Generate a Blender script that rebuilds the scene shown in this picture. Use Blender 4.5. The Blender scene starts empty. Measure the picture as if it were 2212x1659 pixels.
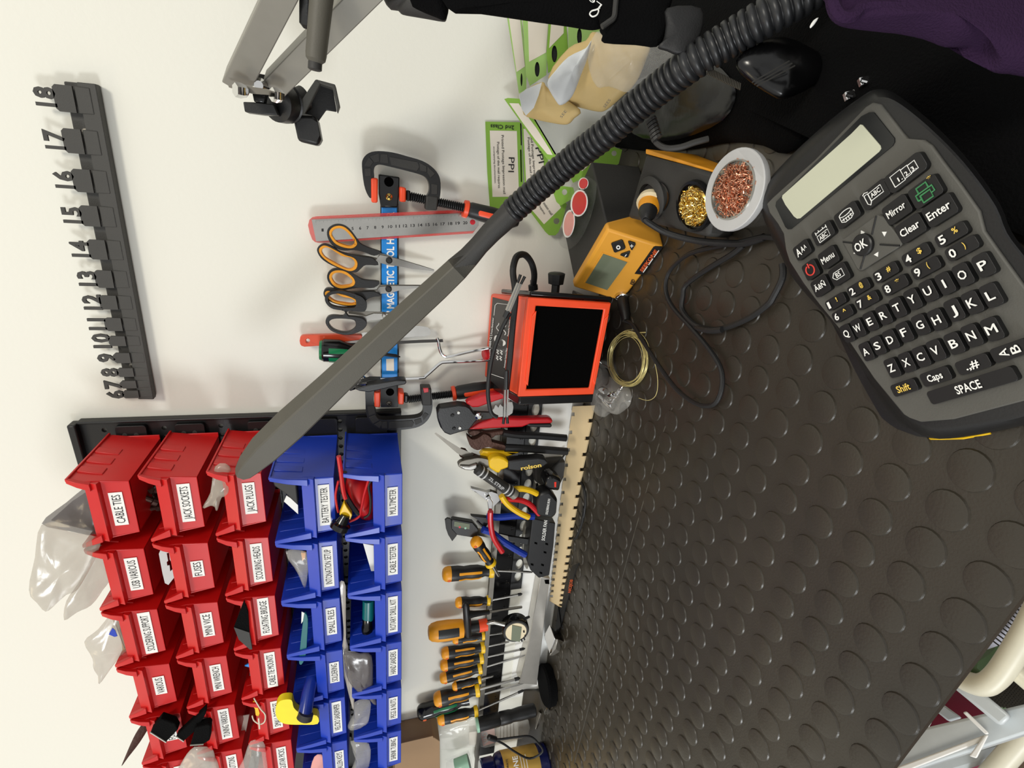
import bpy, bmesh, math, random
from mathutils import Vector as V, Matrix
from mathutils.geometry import tessellate_polygon
from mathutils import noise as NZ
random.seed(7)
PI = math.pi
SC = bpy.context.scene
COL = SC.collection
# ---------------------------------------------------------------- camera
# x runs along the back wall, y into the wall (wall face at y = 0), z is up.
FPX = 1133.989
RM = Matrix([[0.0805551, -0.2528967, -0.9641339], [-0.9273971, -0.3735167, 0.0204895], [-0.3653019, 0.8924844, -0.2646244]])          # world -> camera (image right, image down, forward)
CAM = V((0.61182, -0.78085, 1.11447))
BZ = 0.75                               # bench mat height
cd = bpy.data.cameras.new('camera'); co = bpy.data.objects.new('camera', cd); COL.objects.link(co)
Rt = RM.transposed()
cm = Matrix((Rt @ V((1, 0, 0)), Rt @ V((0, -1, 0)), Rt @ V((0, 0, -1)))).transposed().to_4x4()
cm.translation = CAM
co.matrix_world = cm
cd.sensor_fit = 'HORIZONTAL'; cd.sensor_width = 36.0; cd.lens = FPX / 2212 * 36.0
cd.clip_start = 0.02; cd.clip_end = 30
SC.camera = co
# ---------------------------------------------------------------- light and exposure
w = bpy.data.worlds.new('world'); SC.world = w; w.use_nodes = True
w.node_tree.nodes['Background'].inputs[0].default_value = (0.98, 0.98, 0.96, 1)
w.node_tree.nodes['Background'].inputs[1].default_value = 0.72
def area(name, loc, target, sx, sy, power, col):
    l = bpy.data.lights.new(name, 'AREA'); l.shape = 'RECTANGLE'; l.size = sx; l.size_y = sy
    l.energy = power; l.color = col
    o = bpy.data.objects.new(name, l); COL.objects.link(o); o.location = loc
    o.rotation_euler = (V(target) - V(loc)).to_track_quat('-Z', 'Y').to_euler()
    return o
area('ceiling_lamp', (1.2, -1.5, 2.25), (0.2, 0.0, 1.0), 0.4, 0.3, 15, (1.0, 0.94, 0.82))
area('ceiling_lamp_left', (-0.9, -1.0, 2.45), (-0.3, 0.0, 1.2), 0.5, 0.4, 3.0, (1.0, 0.80, 0.48))
area('window_light', (-1.15, -2.2, 1.15), (0.0, 0.0, 1.0), 0.45, 0.6, 24, (0.95, 0.98, 1.0))
SC.view_settings.view_transform = 'Standard'; SC.view_settings.look = 'None'
SC.view_settings.exposure = 0.0; SC.view_settings.gamma = 1.0
SC.view_settings.use_curve_mapping = False
# ---------------------------------------------------------------- placing helpers
def ray(x, y): return Rt @ V(((x - 1106) / FPX, (y - 829.5) / FPX, 1.0))
def W(x, y, d=0.0):
    r = ray(x, y); return CAM + r * ((-d - CAM.y) / r.y)
def B(x, y, h=0.0):
    r = ray(x, y); return CAM + r * ((BZ + h - CAM.z) / r.z)
def T(x, y, t): return CAM + ray(x, y) * t
class Frame:
    def __init__(s, o, u, v):
        s.o = V(o); s.u = V(u).normalized(); s.n = s.u.cross(V(v)).normalized(); s.v = s.n.cross(s.u)
    def at(s, x, y, h=0.0):
        r = ray(x, y); o = s.o + s.n * h
        return CAM + r * ((o - CAM).dot(s.n) / r.dot(s.n))
def K(x0, y0, s):
    def f(*p):
        if len(p) == 2 and not isinstance(p[0], (tuple, list)): return (x0 + p[0] * s, y0 + p[1] * s)
        return [(x0 + a * s, y0 + b * s) for a, b in p]
    return f
def sm(pts, n=4, closed=True):
    o = []; L = len(pts)
    P = [V(p) for p in pts]
    for i in range(L if closed else L - 1):
        if closed: a, b, c, d = P[i - 1], P[i], P[(i + 1) % L], P[(i + 2) % L]
        else: a, b, c, d = P[max(i - 1, 0)], P[i], P[i + 1], P[min(i + 2, L - 1)]
        for k in range(n):
            t = k / n
            o.append(0.5 * ((2 * b) + (c - a) * t + (2 * a - 5 * b + 4 * c - d) * t * t + (3 * b - a - 3 * c + d) * t ** 3))
    if not closed: o.append(P[-1])
    return o
def circ(cx, cy, r, n=20, ry=None, rot=0):
    ry = ry or r; c, s = math.cos(rot), math.sin(rot)
    return [(cx + c * r * math.cos(a) - s * ry * math.sin(a), cy + s * r * math.cos(a) + c * ry * math.sin(a)) for a in [2 * PI * i / n for i in range(n)]]
def rrect(w, h, r, n=4):
    o = []
    for cx, cy, a0 in ((w / 2 - r, h / 2 - r, 0), (-w / 2 + r, h / 2 - r, 90), (-w / 2 + r, -h / 2 + r, 180), (w / 2 - r, -h / 2 + r, 270)):
        for i in range(n + 1):
            a = math.radians(a0 + 90 * i / n); o.append((cx + r * math.cos(a), cy + r * math.sin(a)))
    return o
# ---------------------------------------------------------------- materials
def lin(c): return tuple((x / 12.92 if x <= 0.04045 else ((x + 0.055) / 1.055) ** 2.4) for x in [v / 255 for v in c])
MATS = {}
def mat(name, rgb, rough=0.5, metal=0.0, var=0.08, scale=60, bump=0.0, bscale=300, spec=0.5, trans=0.0, alpha=1.0, emit=0, coat=0, rgb2=None):
    m = bpy.data.materials.new(name); m.use_nodes = True; nt = m.node_tree; N = nt.nodes; L = nt.links
    b = N['Principled BSDF']
    tc = N.new('ShaderNodeTexCoord'); no = N.new('ShaderNodeTexNoise'); no.inputs['Scale'].default_value = scale; no.inputs['Detail'].default_value = 3
    L.new(tc.outputs['Object'], no.inputs['Vector'])
    mx = N.new('ShaderNodeMix'); mx.data_type = 'RGBA'
    c = lin(rgb); c2 = lin(rgb2) if rgb2 else tuple(min(1, x * (1 + var)) for x in c); c1 = c if rgb2 else tuple(x * (1 - var) for x in c)
    mx.inputs[6].default_value = (*c1, 1); mx.inputs[7].default_value = (*c2, 1)
    L.new(no.outputs['Fac'], mx.inputs[0]); L.new(mx.outputs[2], b.inputs['Base Color'])
    b.inputs['Roughness'].default_value = rough; b.inputs['Metallic'].default_value = metal
    b.inputs['Specular IOR Level'].default_value = spec
    b.inputs['Transmission Weight'].default_value = trans; b.inputs['Alpha'].default_value = alpha
    b.inputs['Coat Weight'].default_value = coat
    if emit: b.inputs['Emission Color'].default_value = (*c, 1); b.inputs['Emission Strength'].default_value = emit
    if bump:
        n2 = N.new('ShaderNodeTexNoise'); n2.inputs['Scale'].default_value = bscale; n2.inputs['Detail'].default_value = 4
        L.new(tc.outputs['Object'], n2.inputs['Vector'])
        bp = N.new('ShaderNodeBump'); bp.inputs['Strength'].default_value = bump; bp.inputs['Distance'].default_value = 0.002
        L.new(n2.outputs['Fac'], bp.inputs['Height']); L.new(bp.outputs['Normal'], b.inputs['Normal'])
    MATS[name] = m
    return m
mat('wall', (230, 229, 219), 0.85, var=0.015, scale=3, bump=0.12, bscale=160, spec=0.2)
mat('red_plastic', (196, 20, 20), 0.38, var=0.05)
mat('blue_plastic', (26, 60, 178), 0.34, var=0.05)
mat('key_black', (15, 15, 16), 0.45)
mat('black_plastic', (22, 22, 23), 0.42, bump=0.08, bscale=600)
mat('black_gloss', (17, 17, 18), 0.15)
mat('dark_grey', (48, 47, 45), 0.6, bump=0.15, bscale=900)
mat('lamp_grey', (84, 81, 72), 0.55, bump=0.1, bscale=900)
mat('rail_grey', (62, 61, 58), 0.65, bump=0.2, bscale=900)
mat('arm_grey', (138, 135, 126), 0.42, metal=0.3)
mat('rubber', (25, 25, 26), 0.55, bump=0.15, bscale=700)
mat('gooseneck', (30, 31, 33), 0.40)
mat('steel', (185, 183, 178), 0.25, metal=1.0, var=0.12)
mat('dull_steel', (122, 118, 110), 0.45, metal=1.0, var=0.2)
mat('aluminium', (200, 196, 188), 0.34, metal=0.85, bump=0.05)
mat('chrome', (220, 220, 220), 0.08, metal=1.0)
mat('rust', (78, 54, 46), 0.55, metal=0.6, var=0.4, bump=0.4)
mat('brass', (205, 170, 90), 0.25, metal=1.0)
mat('brass_wool', (240, 215, 140), 0.22, metal=1.0)
mat('copper_wool', (215, 160, 132), 0.3, metal=1.0, var=0.3)
mat('gold_wire', (222, 208, 140), 0.35, metal=0.3)
mat('orange', (240, 78, 38), 0.4)
mat('orange_paint', (214, 74, 38), 0.35, coat=0.4)
mat('amber', (236, 158, 28), 0.42)
mat('yellow', (235, 190, 20), 0.4)
mat('bright_yellow', (245, 222, 20), 0.5)
mat('red_grip', (190, 26, 34), 0.3)
mat('blue_grip', (20, 50, 150), 0.25)
mat('green_plastic', (12, 110, 66), 0.25)
mat('teal', (10, 100, 105), 0.35)
mat('white', (235, 235, 232), 0.6, var=0.02)
mat('print_white', (238, 238, 234), 0.6, var=0.01)
mat('print_black', (22, 22, 24), 0.6, var=0.01)
mat('print_yellow', (235, 200, 90), 0.6, var=0.01)
mat('print_red', (215, 60, 50), 0.6, var=0.01)
mat('print_green', (60, 130, 80), 0.6, var=0.01)
mat('print_orange', (225, 95, 40), 0.6, var=0.01)
mat('strip_blue', (16, 132, 215), 0.35, var=0.03)
mat('station_yellow', (226, 160, 52), 0.5, var=0.04)
mat('cream', (225, 210, 175), 0.5)
mat('cream_plastic', (214, 210, 190), 0.4)
mat('beige_board', (226, 203, 160), 0.7, var=0.05, scale=25)
mat('cardboard', (150, 122, 92), 0.85, var=0.06, scale=30)
mat('filter_foam', (4, 4, 4), 1.0, bump=0.5, bscale=900, spec=0.05)
mat('lcd', (112, 120, 100), 0.15, var=0.03)
mat('lcd_light', (196, 198, 176), 0.25, var=0.02)
mat('lcd_dark', (20, 22, 24), 0.12)
mat('face_grey', (84, 83, 78), 0.6, bump=0.1, bscale=900)
mat('fabric_black', (5, 5, 6), 0.95, bump=0.8, bscale=500, spec=0.12)
mat('gloss_bag', (6, 6, 7), 0.22, bump=0.5, bscale=30)
mat('fabric_purple', (48, 31, 56), 0.95, bump=0.6, bscale=900, spec=0.1)
mat('maroon', (115, 18, 50), 0.7, bump=0.4, bscale=40)
mat('tag_green', (128, 172, 62), 0.7, var=0.05)
mat('tag_green_pale', (158, 196, 112), 0.7, var=0.05)
mat('tag_white', (226, 218, 204), 0.7, var=0.02)
mat('kraft', (200, 174, 118), 0.6, var=0.05, bump=0.3, bscale=60)
mat('tissue', (222, 226, 228), 0.7, bump=0.4, bscale=60)
mat('painted_frame', (196, 203, 206), 0.35)
mat('basket_green', (80, 105, 70), 0.7)
mat('stripe_cloth', (196, 196, 208), 0.8)
mat('floor', (92, 74, 60), 0.6, var=0.2, scale=6)
mat('bottle_blue', (12, 20, 74), 0.18, coat=0.5)
mat('gold_label', (205, 150, 50), 0.3, metal=0.35, rgb2=(235, 200, 110), scale=12)
mat('pale_green', (150, 196, 170), 0.4)
mat('pink_paper', (224, 158, 150), 0.6)
mat('silver_print', (190, 190, 190), 0.4)
mat('seal_red', (205, 30, 45), 0.35)
mat('switch_red', (230, 50, 30), 0.4)
def film(name, rgb, alpha, rough=0.12, bump=0.5):
    m = mat(name, rgb, rough, alpha=alpha, bump=bump, bscale=28, spec=0.9); return m
film('clear_film', (232, 230, 222), 0.20)
film('dusty_film', (196, 188, 172), 0.42, 0.2)
film('grey_film', (110, 104, 102), 0.60, 0.2)
film('milky_film', (210, 202, 190), 0.52, 0.2)
film('clear_plastic', (150, 150, 148), 0.07, 0.06, 0.0)
film('red_film', (215, 50, 45), 0.55, 0.1, 0.1)
def dirty_mat():
    m = mat('mat_rubber', (20, 20, 22), 0.36, rgb2=(74, 67, 54), scale=2.6, bump=0.10, bscale=500); return m
dirty_mat()
# ---------------------------------------------------------------- mesh builder
class MB:
    def __init__(s): s.v = []; s.f = []
    def add(s, vs, fs):
        o = len(s.v); s.v += [V(p) for p in vs]; s.f += [tuple(i + o for i in f) for f in fs]; return s
    def prism(s, front, off, holes=()):
        loops = [list(map(V, front))] + [list(map(V, h)) for h in holes]
        off = V(off)
        if len(loops) == 1 and len(front) <= 4: tri = [tuple(range(len(front)))]
        else: tri = [tuple(t) for t in tessellate_polygon(loops)]
        allp = [p for l in loops for p in l]; n = len(allp)
        fs = list(tri) + [tuple(i + n for i in reversed(t)) for t in tri]
        st = 0
        for l in loops:
            m = len(l)
            for i in range(m):
                a, b = st + i, st + (i + 1) % m
                fs.append((a, a + n, b + n, b))
            st += m
        return s.add(allp + [p + off for p in allp], fs)
    def box(s, c, a, b, d):
        c, a, b, d = V(c), V(a), V(b), V(d)
        p = [c - a - b - d, c + a - b - d, c + a + b - d, c - a + b - d]
        return s.prism(p, d * 2)
    def abox(s, x0, x1, y0, y1, z0, z1):
        return s.prism([(x0, y0, z0), (x1, y0, z0), (x1, y0, z1), (x0, y0, z1)], (0, y1 - y0, 0))
    def hexa(s, p): # 8 points: bottom loop then top loop
        return s.add(p, [(3, 2, 1, 0), (4, 5, 6, 7), (0, 1, 5, 4), (1, 2, 6, 5), (2, 3, 7, 6), (3, 0, 4, 7)])
    def loft(s, secs, closed=False, caps=True):
        n = len(secs[0]); fs = []; L = len(secs)
        for i in range(L if closed else L - 1):
            j = (i + 1) % L
            for k in range(n):
                a, b = i * n + k, i * n + (k + 1) % n; c, d = j * n + (k + 1) % n, j * n + k
                fs.append((a, b, c, d))
        if caps and not closed:
            fs.append(tuple(reversed(range(n)))); fs.append(tuple((L - 1) * n + k for k in range(n)))
        return s.add([p for q in secs for p in q], fs)
    def tube(s, pts, r, seg=8, closed=False):
        P = [V(p) for p in pts]; n = len(P); R = r if isinstance(r, (list, tuple)) else [r] * n
        secs = []; ref = None
        for i in range(n):
            t = (P[(i + 1) % n] - P[i - 1]) if closed else (P[min(i + 1, n - 1)] - P[max(i - 1, 0)])
            if t.length < 1e-9: t = V((0, 0, 1))
            t.normalize()
            if ref is None:
                ref = t.orthogonal().normalized()
            ref = (ref - t * ref.dot(t)).normalized(); b = t.cross(ref)
            secs.append([P[i] + (ref * math.cos(a) + b * math.sin(a)) * R[i] for a in [2 * PI * k / seg for k in range(seg)]])
        return s.loft(secs, closed)
    def lathe(s, p0, p1, prof, seg=18, ref=None, a0=0.0, a1=None):
        p0, p1 = V(p0), V(p1); ax = p1 - p0; t = ax.normalized()
        if ref is None: ref = t.orthogonal()
        ref = V(ref); ref = (ref - t * ref.dot(t)).normalized(); b = t.cross(ref)
        if a1 is None:
            secs = [[p0 + ax * q + (ref * math.cos(a) + b * math.sin(a)) * max(r, 1e-5) for a in [2 * PI * k / seg for k in range(seg)]] for q, r in prof]
            return s.loft(secs)
        n = 8; out = []
        for q, r in prof:
            o = [p0 + ax * q + (ref * math.cos(a) + b * math.sin(a)) * r for a in [a0 + (a1 - a0) * k / n for k in range(n + 1)]]
            i = [p0 + ax * q + (ref * math.cos(a) + b * math.sin(a)) * (r - 0.0012) for a in [a1 + (a0 - a1) * k / n for k in range(n + 1)]]
            out.append(o + i)
        return s.loft(out)
    def ball(s, c, r, sq=(1, 1, 1), seg=12):
        c = V(c); secs = []
        for i in range(1, seg // 2):
            th = PI * i / (seg // 2)
            secs.append([c + V((r * sq[0] * math.sin(th) * math.cos(a), r * sq[1] * math.sin(th) * math.sin(a), r * sq[2] * math.cos(th))) for a in [2 * PI * k / seg for k in range(seg)]])
        return s.loft(secs)
    def cushion(s, poly, nrm, up, down=0.002, amp=0.003, nf=40, rings=7, crease=0.0):
        P = [V(p) for p in poly]; n = len(P); c = sum(P, V((0, 0, 0))) / n; nrm = V(nrm).normalized(); secs = []
        def jit(p, k): 
            q = NZ.noise(p * nf) + 0.6 * NZ.noise(p * nf * 2.7 + V((3, 1, 7)))
            return p + nrm * (q * amp * k)
        seq = [(0.04, -down), (0.6, -down), (0.97, -down * 0.6)] + [(math.cos(a), math.sin(a) * up) for a in [PI / 2 * i / rings for i in range(rings)]] + [(0.03, up)]
        for tt, h in seq:
            k = 0 if h < 0 else min(1, (1 - tt) * 4 + 0.25)
            secs.append([jit(c + (p - c) * tt + nrm * h, k) for p in P])
        return s.loft(secs)
    def build(s, name, m, parent=None, label=None, bevel=0.0, angle=35, smooth=True, kind=None, segs=2):
        root = parent
        while root is not None and root.parent is not None: root = root.parent
        o0 = root.location if root is not None else V((0, 0, 0))
        me = bpy.data.meshes.new(name); me.from_pydata([p - o0 for p in s.v], [], s.f); me.validate(); me.update()
        bm = bmesh.new(); bm.from_mesh(me); bmesh.ops.recalc_face_normals(bm, faces=bm.faces); bm.to_mesh(me); bm.free()
        me.materials.append(MATS[m] if isinstance(m, str) else m)
        if smooth:
            me.shade_smooth(); me.set_sharp_from_angle(angle=math.radians(angle))
        o = bpy.data.objects.new(name, me); COL.objects.link(o)
        if parent is not None: o.parent = parent
        if label: o['label'] = label
        if kind: o['kind'] = kind
        if bevel:
            b = o.modifiers.new('bevel', 'BEVEL'); b.width = bevel; b.segments = segs; b.limit_method = 'ANGLE'; b.angle_limit = math.radians(40); b.harden_normals = False
        return o
def tag(o, label, cat, group=None):
    o['label'] = label; o['category'] = cat
    if group: o['group'] = group
    return o
def thing(name, label, cat, loc, group=None):
    o = bpy.data.objects.new(name, None); o.empty_display_size = 0.02; COL.objects.link(o); o.location = V(loc); return tag(o, label, cat, group)
def copy_tree(o, parent=None):
    c = o.copy(); COL.objects.link(c); c.parent = parent
    for ch in list(o.children): copy_tree(ch, c)
    return c
WN = V((0, -1, 0))
def wf(d): return lambda x, y: W(x, y, d)
def bf(h): return lambda x, y: B(x, y, h)
def plate(name, pts, fn, nrm, th, m, parent=None, holes=(), bevel=0.0, smc=0, **kw):
    if smc: pts = sm(pts, smc)
    if smc: holes = [sm(h, smc) for h in holes]
    return MB().prism([fn(p[0], p[1]) for p in pts], V(nrm) * -th, [[fn(p[0], p[1]) for p in h] for h in holes]).build(name, m, parent, bevel=bevel, **kw)
def wplate(name, pts, d, th, m, parent=None, holes=(), bevel=0.0, smc=0, **kw):
    return plate(name, pts, wf(d), WN, th, m, parent, holes, bevel, smc, **kw)
_T = {}
def textgeo(s, bold=0.0):
    k = (s, bold)
    if k not in _T:
        c = bpy.data.curves.new('t', 'FONT'); c.body = s; c.size = 1; c.offset = bold; c.resolution_u = 2
        o = bpy.data.objects.new('t', c); COL.objects.link(o)
        me = bpy.data.meshes.new_from_object(o)
        vs = [(v.co.x, v.co.y) for v in me.vertices]; fs = [tuple(p.vertices) for p in me.polygons]
        bpy.data.objects.remove(o); bpy.data.curves.remove(c); bpy.data.meshes.remove(me)
        _T[k] = (vs, fs)
    return _T[k]
def text3(s, O, X, Y, nrm, m, parent, name='lettering', bold=0.015, eps=0.0004):
    if 'M' in s and bold:    # this glyph folds over itself when offset, so thicken it with shifted copies
        v0, f0 = textgeo(s, 0.0); vs, fs = [], []
        for dx, dy in ((0, 0), (bold, 0), (-bold, 0), (0, bold), (0, -bold)):
            n0 = len(vs); vs += [(x + dx, y + dy) for x, y in v0]; fs += [tuple(i + n0 for i in f) for f in f0]
    else: vs, fs = textgeo(s, bold)
    if not vs: return None
    x0 = min(v[0] for v in vs); x1 = max(v[0] for v in vs)
    O, X, Y, nrm = V(O), V(X), V(Y), V(nrm)
    nl = len(textgeo(s, 0.0)[0]) if 'M' in s and bold else len(vs)
    b = MB().add([O + X * ((x - x0) / (x1 - x0)) + Y * (y / 0.7) + nrm * (eps + 3e-5 * (i // nl)) for i, (x, y) in enumerate(vs)], fs)
    return b.build(name, m, parent, smooth=False)
def ptext(s, fn, a, b, h, m, parent, nrm=WN, **kw):
    dx, dy = b[0] - a[0], b[1] - a[1]; l = math.hypot(dx, dy)
    O = fn(*a); X = fn(*b) - O; Y = fn(a[0] + dy / l * h, a[1] - dx / l * h) - O
    return text3(s, O, X, Y, nrm, m, parent, **kw)
def struct(name, b, m, **kw):
    o = b.build(name, m, **kw); o['kind'] = 'structure'; return o
# ================================================================ room shell
struct('wall_back', MB().abox(-3.0, 3.0, 0.0, 0.12, 0.0, 2.6), 'wall')
struct('floor', MB().abox(-3.0, 3.0, -3.2, 0.12, -0.1, 0.0), 'floor')
# ================================================================ bench and studded mat
L1 = V((-0.0317, 0.0025)); L2 = V((0.0030, -0.0386)); LO = V((0.3916, -0.4585))
ed = (B(1930, 1659) - B(2212, 1285)); ed = V((ed.x, ed.y)).normalized()
e0 = B(2212, 1285); F0 = V((e0.x, e0.y)) - ed * 1.15; F1 = V((e0.x, e0.y)) + ed * 1.75
def bench_slab(z0, z1, ins=0.0):
    p = [(F0.x, F0.y + ins, z1), (F1.x, F1.y + ins, z1), (F1.x - 0.02, -0.002, z1), (F0.x + 0.02, -0.002, z1)]
    return MB().prism(p, (0, 0, z0 - z1))
bt = thing('workbench', 'workbench under the studded black rubber mat', 'workbench', (0.3, -0.3, 0.0))
bench_slab(BZ - 0.032, BZ - 0.0045, 0.012).build('bench_top', 'beige_board', bt)
for lx, ly in ((-1.25, -0.08), (1.4, -0.08), (1.4, -0.62), (-1.2, -0.45)):
    MB().abox(lx - 0.03, lx + 0.03, ly - 0.03, ly + 0.03, 0.0, BZ - 0.032).build('leg', 'painted_frame', bt)
mb = bench_slab(BZ - 0.0045, BZ)
fn_ = V((-ed.y, ed.x)); 
if fn_.y > 0: fn_ = -fn_
ns = 22
for i in range(-26, 52):
    for j in range(-14, 5):
        p = LO + L1 * i + L2 * j
        if p.y > -0.018 or p.x < -1.28 or p.x > 1.45: continue
        if (p - F0).dot(fn_) > -0.011: continue
        base = [V((p.x + 0.0143 * math.cos(2 * PI * k / ns), p.y + 0.0143 * math.sin(2 * PI * k / ns), BZ - 0.0005)) for k in range(ns)]
        mid = [V((p.x + (q.x - p.x) * 0.93, p.y + (q.y - p.y) * 0.93, BZ + 0.0013)) for q in base]
        top = [V((p.x + (q.x - p.x) * 0.86, p.y + (q.y - p.y) * 0.86, BZ + 0.0015)) for q in base]
        mb.loft([base, mid, top])
# shallow crease running along the mat
cr = [B(x, y, 0.0002) for x, y in ((1452, 880), (1421, 965), (1392, 1075), (1362, 1180), (1325, 1320), (1295, 1430), (1266, 1548), (1240, 1650))]
mb.tube([p - V((0, 0, 0.0005)) for p in cr], 0.0011, 6)
# the mat curls up against the wall at its left end
prof_ = [(-0.045, BZ - 0.001), (-0.030, BZ + 0.002), (-0.018, BZ + 0.009), (-0.009, BZ + 0.022), (-0.005, BZ + 0.040), (-0.004, BZ + 0.046)]
mc_ = MB(); mc_.loft([[V((x, y, z)) for y, z in prof_] + [V((x, y + 0.003, z - 0.002)) for y, z in reversed(prof_)] for x in (-1.25, -0.44)])
o = mc_.build('mat_curl', 'mat_rubber'); tag(o, 'edge of the black rubber mat curling up the wall foot behind the torch', 'mat')
o = mb.build('rubber_mat', 'mat_rubber', angle=28); tag(o, 'black rubber mat with raised round studs covering the workbench', 'mat')
# ================================================================ number rail on the wall
k5 = K(60, 140, 0.4582)
slots = [(163, 215.6), (181, 307), (200.6, 392), (215.8, 467.6), (231.8, 539.6), (245.6, 602.8), (254.7, 653), (265, 700), (273, 735.6), (283, 772), (290, 803), (296, 829), (301, 850)]
rl = thing('numbered_rail', 'long dark grey rail of tabs numbered up to 18, screwed to the wall', 'rail', W(260, 500, 0))
xr = W(190, 180, 0.012).x; xl = W(320, 861, 0.012).x
zb0 = W(233, 330, 0.014).z; zt0 = W(161, 287, 0.004).z
MB().prism([(xl, -0.006, zb0), (xr, -0.006, zb0), (xr, -0.006, zt0), (xl, -0.006, zt0)], (0, 0.006, 0)).build('back_plate', 'rail_grey', rl, bevel=0.0015)
MB().prism([(xl, -0.016, zb0 - 0.001), (xr, -0.016, zb0 - 0.001), (xr, -0.014, zb0 + 0.018), (xl, -0.014, zb0 + 0.018)], (0, 0.011, 0)).build('front_lip', 'rail_grey', rl, bevel=0.001)
nums = list(range(18, 5, -1)); X = [W(a, b, 0.014).x for a, b in slots]
for i, (n, x) in enumerate(zip(nums, X)):
    z = W(*slots[i], 0.014).z
    hw = 0.30 * (X[i - 1] - x if i else X[0] - X[1]) if i else 0.0145
    hw = max(0.0055, min(0.0135, hw))
    # tab standing on a little shelf, front face at 16 mm from the wall
    t0 = z; t1 = z + 0.019
    c = [(x - hw, t0), (x + hw, t0), (x + hw, t1 - 0.003), (x + hw - 0.003, t1), (x - hw + 0.003, t1), (x - hw, t1 - 0.003)]
    tb = MB().prism([(a, -0.017, b) for a, b in c], (0, 0.003, 0)).build('tab', 'rail_grey', rl)
    MB().prism([(x - hw, -0.0160, z - 0.0165), (x + hw, -0.0160, z - 0.0165), (x + hw, -0.0155, z - 0.0012), (x - hw, -0.0155, z - 0.0012)], (0, 0.012, 0)).build('tab_foot', 'rail_grey', tb, bevel=0.001)
    w_ = 0.0135 if n > 9 else 0.0095
    vs, fs = textgeo(str(n), 0.03)
    x0 = min(v[0] for v in vs); x1 = max(v[0] for v in vs)
    sc_ = 0.019 / 0.7; ww = (x1 - x0) * sc_ * 0.86
    m_ = MB()
    q = [V((x - ww / 2 + (a - x0) / (x1 - x0) * ww, -0.017, t1 - 0.001 + b * sc_)) for a, b in vs]
    m_.add(q, fs); m_.add([p + V((0, 0.003, 0)) for p in q], [tuple(reversed(f)) for f in fs])
    from collections import Counter
    ec = Counter()
    for f in fs:
        for a_, b_ in zip(f, f[1:] + f[:1]): ec[(a_, b_)] += 1
    nq = len(q)
    for (a_, b_) in list(ec):
        if (b_, a_) not in ec:
            m_.f.append((a_, b_, b_ + nq, a_ + nq))
    m_.build('numeral', 'rail_grey', tb, smooth=False)
for px, py in ((187, 286), (288, 789)):
    p = W(px, py, 0.006)
    s = MB().lathe(p, p + V((0, -0.0022, 0)), [(0, 0.0045), (0.6, 0.0045), (1, 0.0028)], 14).build('screw', 'dull_steel', rl)
    MB().box(p + V((0, -0.0023, 0)), (0.0026, 0, 0), (0, 0.0003, 0), (0, 0, 0.0005)).box(p + V((0, -0.0023, 0)), (0.0005, 0, 0), (0, 0.0003, 0), (0, 0, 0.0026)).build('cross_slot', 'print_black', s)
# ================================================================ bin rack
rk = thing('bin_rack', 'black perforated wall panel carrying the red and blue bins', 'wall panel', (-0.3, 0, 1.27))
px0, px1 = -1.02, W(400, 905, 0.006).x
ztop = W(165, 905, 0.01).z; zbot = W(866, 905, 0.0).z
gz = [W(225, 921, 0.006).z, W(355, 921, 0.006).z, W(478, 921, 0.006).z, 0.61 + 0.594, W(735, 921, 0.006).z]
holes = []
for z in gz:
    for i in range(46):
        x = px1 - 0.012 - 0.0145 * i
        if i % 7 == 6: continue
        for dz in ((0,) if z is gz[4] or z is gz[3] else (0.0,)):
            holes.append([(x + 0.0034 * math.cos(a), -0.008, z + dz + 0.0034 * math.sin(a)) for a in [-2 * PI * k / 10 for k in range(10)]])
zt2 = ztop - 0.035
MB().prism([(px0, -0.008, zbot), (px1, -0.008, zbot), (px1, -0.008, ztop), (px0, -0.008, zt2)], (0, 0.004, 0), holes).build('perforated_panel', 'black_plastic', rk, smooth=False)
MB().prism([(px0, -0.018, zt2), (px1 + 0.001, -0.018, ztop), (px1 + 0.001, -0.018, ztop + 0.010), (px0, -0.018, zt2 + 0.010)], (0, 0.018, 0)).build('top_edge', 'black_plastic', rk, bevel=0.002)
MB().abox(px1, px1 + 0.004, -0.014, 0.0, zbot, ztop).build('side_edge', 'black_plastic', rk, bevel=0.0015)
rowz = [(gz[0] + gz[1]) / 2 + 0.002, (gz[1] + gz[2]) / 2 + 0.002, (gz[2] + gz[3]) / 2 + 0.004, (gz[3] + gz[4]) / 2 + 0.004, gz[4] - 0.047]
for ri, z in enumerate(rowz):
    for k in range(9):
        xc = px1 - 0.026 - k * 0.102
        if xc < px0: break
        hh = 0.019 if ri < 3 else 0.024
        pl = MB().prism([(xc + a, -0.015, z + b) for a, b in rrect(0.044, hh * 2, 0.004, 3)], (0, 0.007, 0)).build('rail_plate', 'black_plastic', rk, bevel=0.001)
        if ri < 3 and k < 1:
            for a in (-0.006, 0.008):
                for b in (-0.006, 0.008):
                    c_ = V((xc + a, -0.0152, z + b)); MB().lathe(c_, c_ + V((0, -0.0006, 0)), [(0, 0.0034), (1, 0.003)], 12).build('stud', 'dark_grey', pl)
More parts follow.
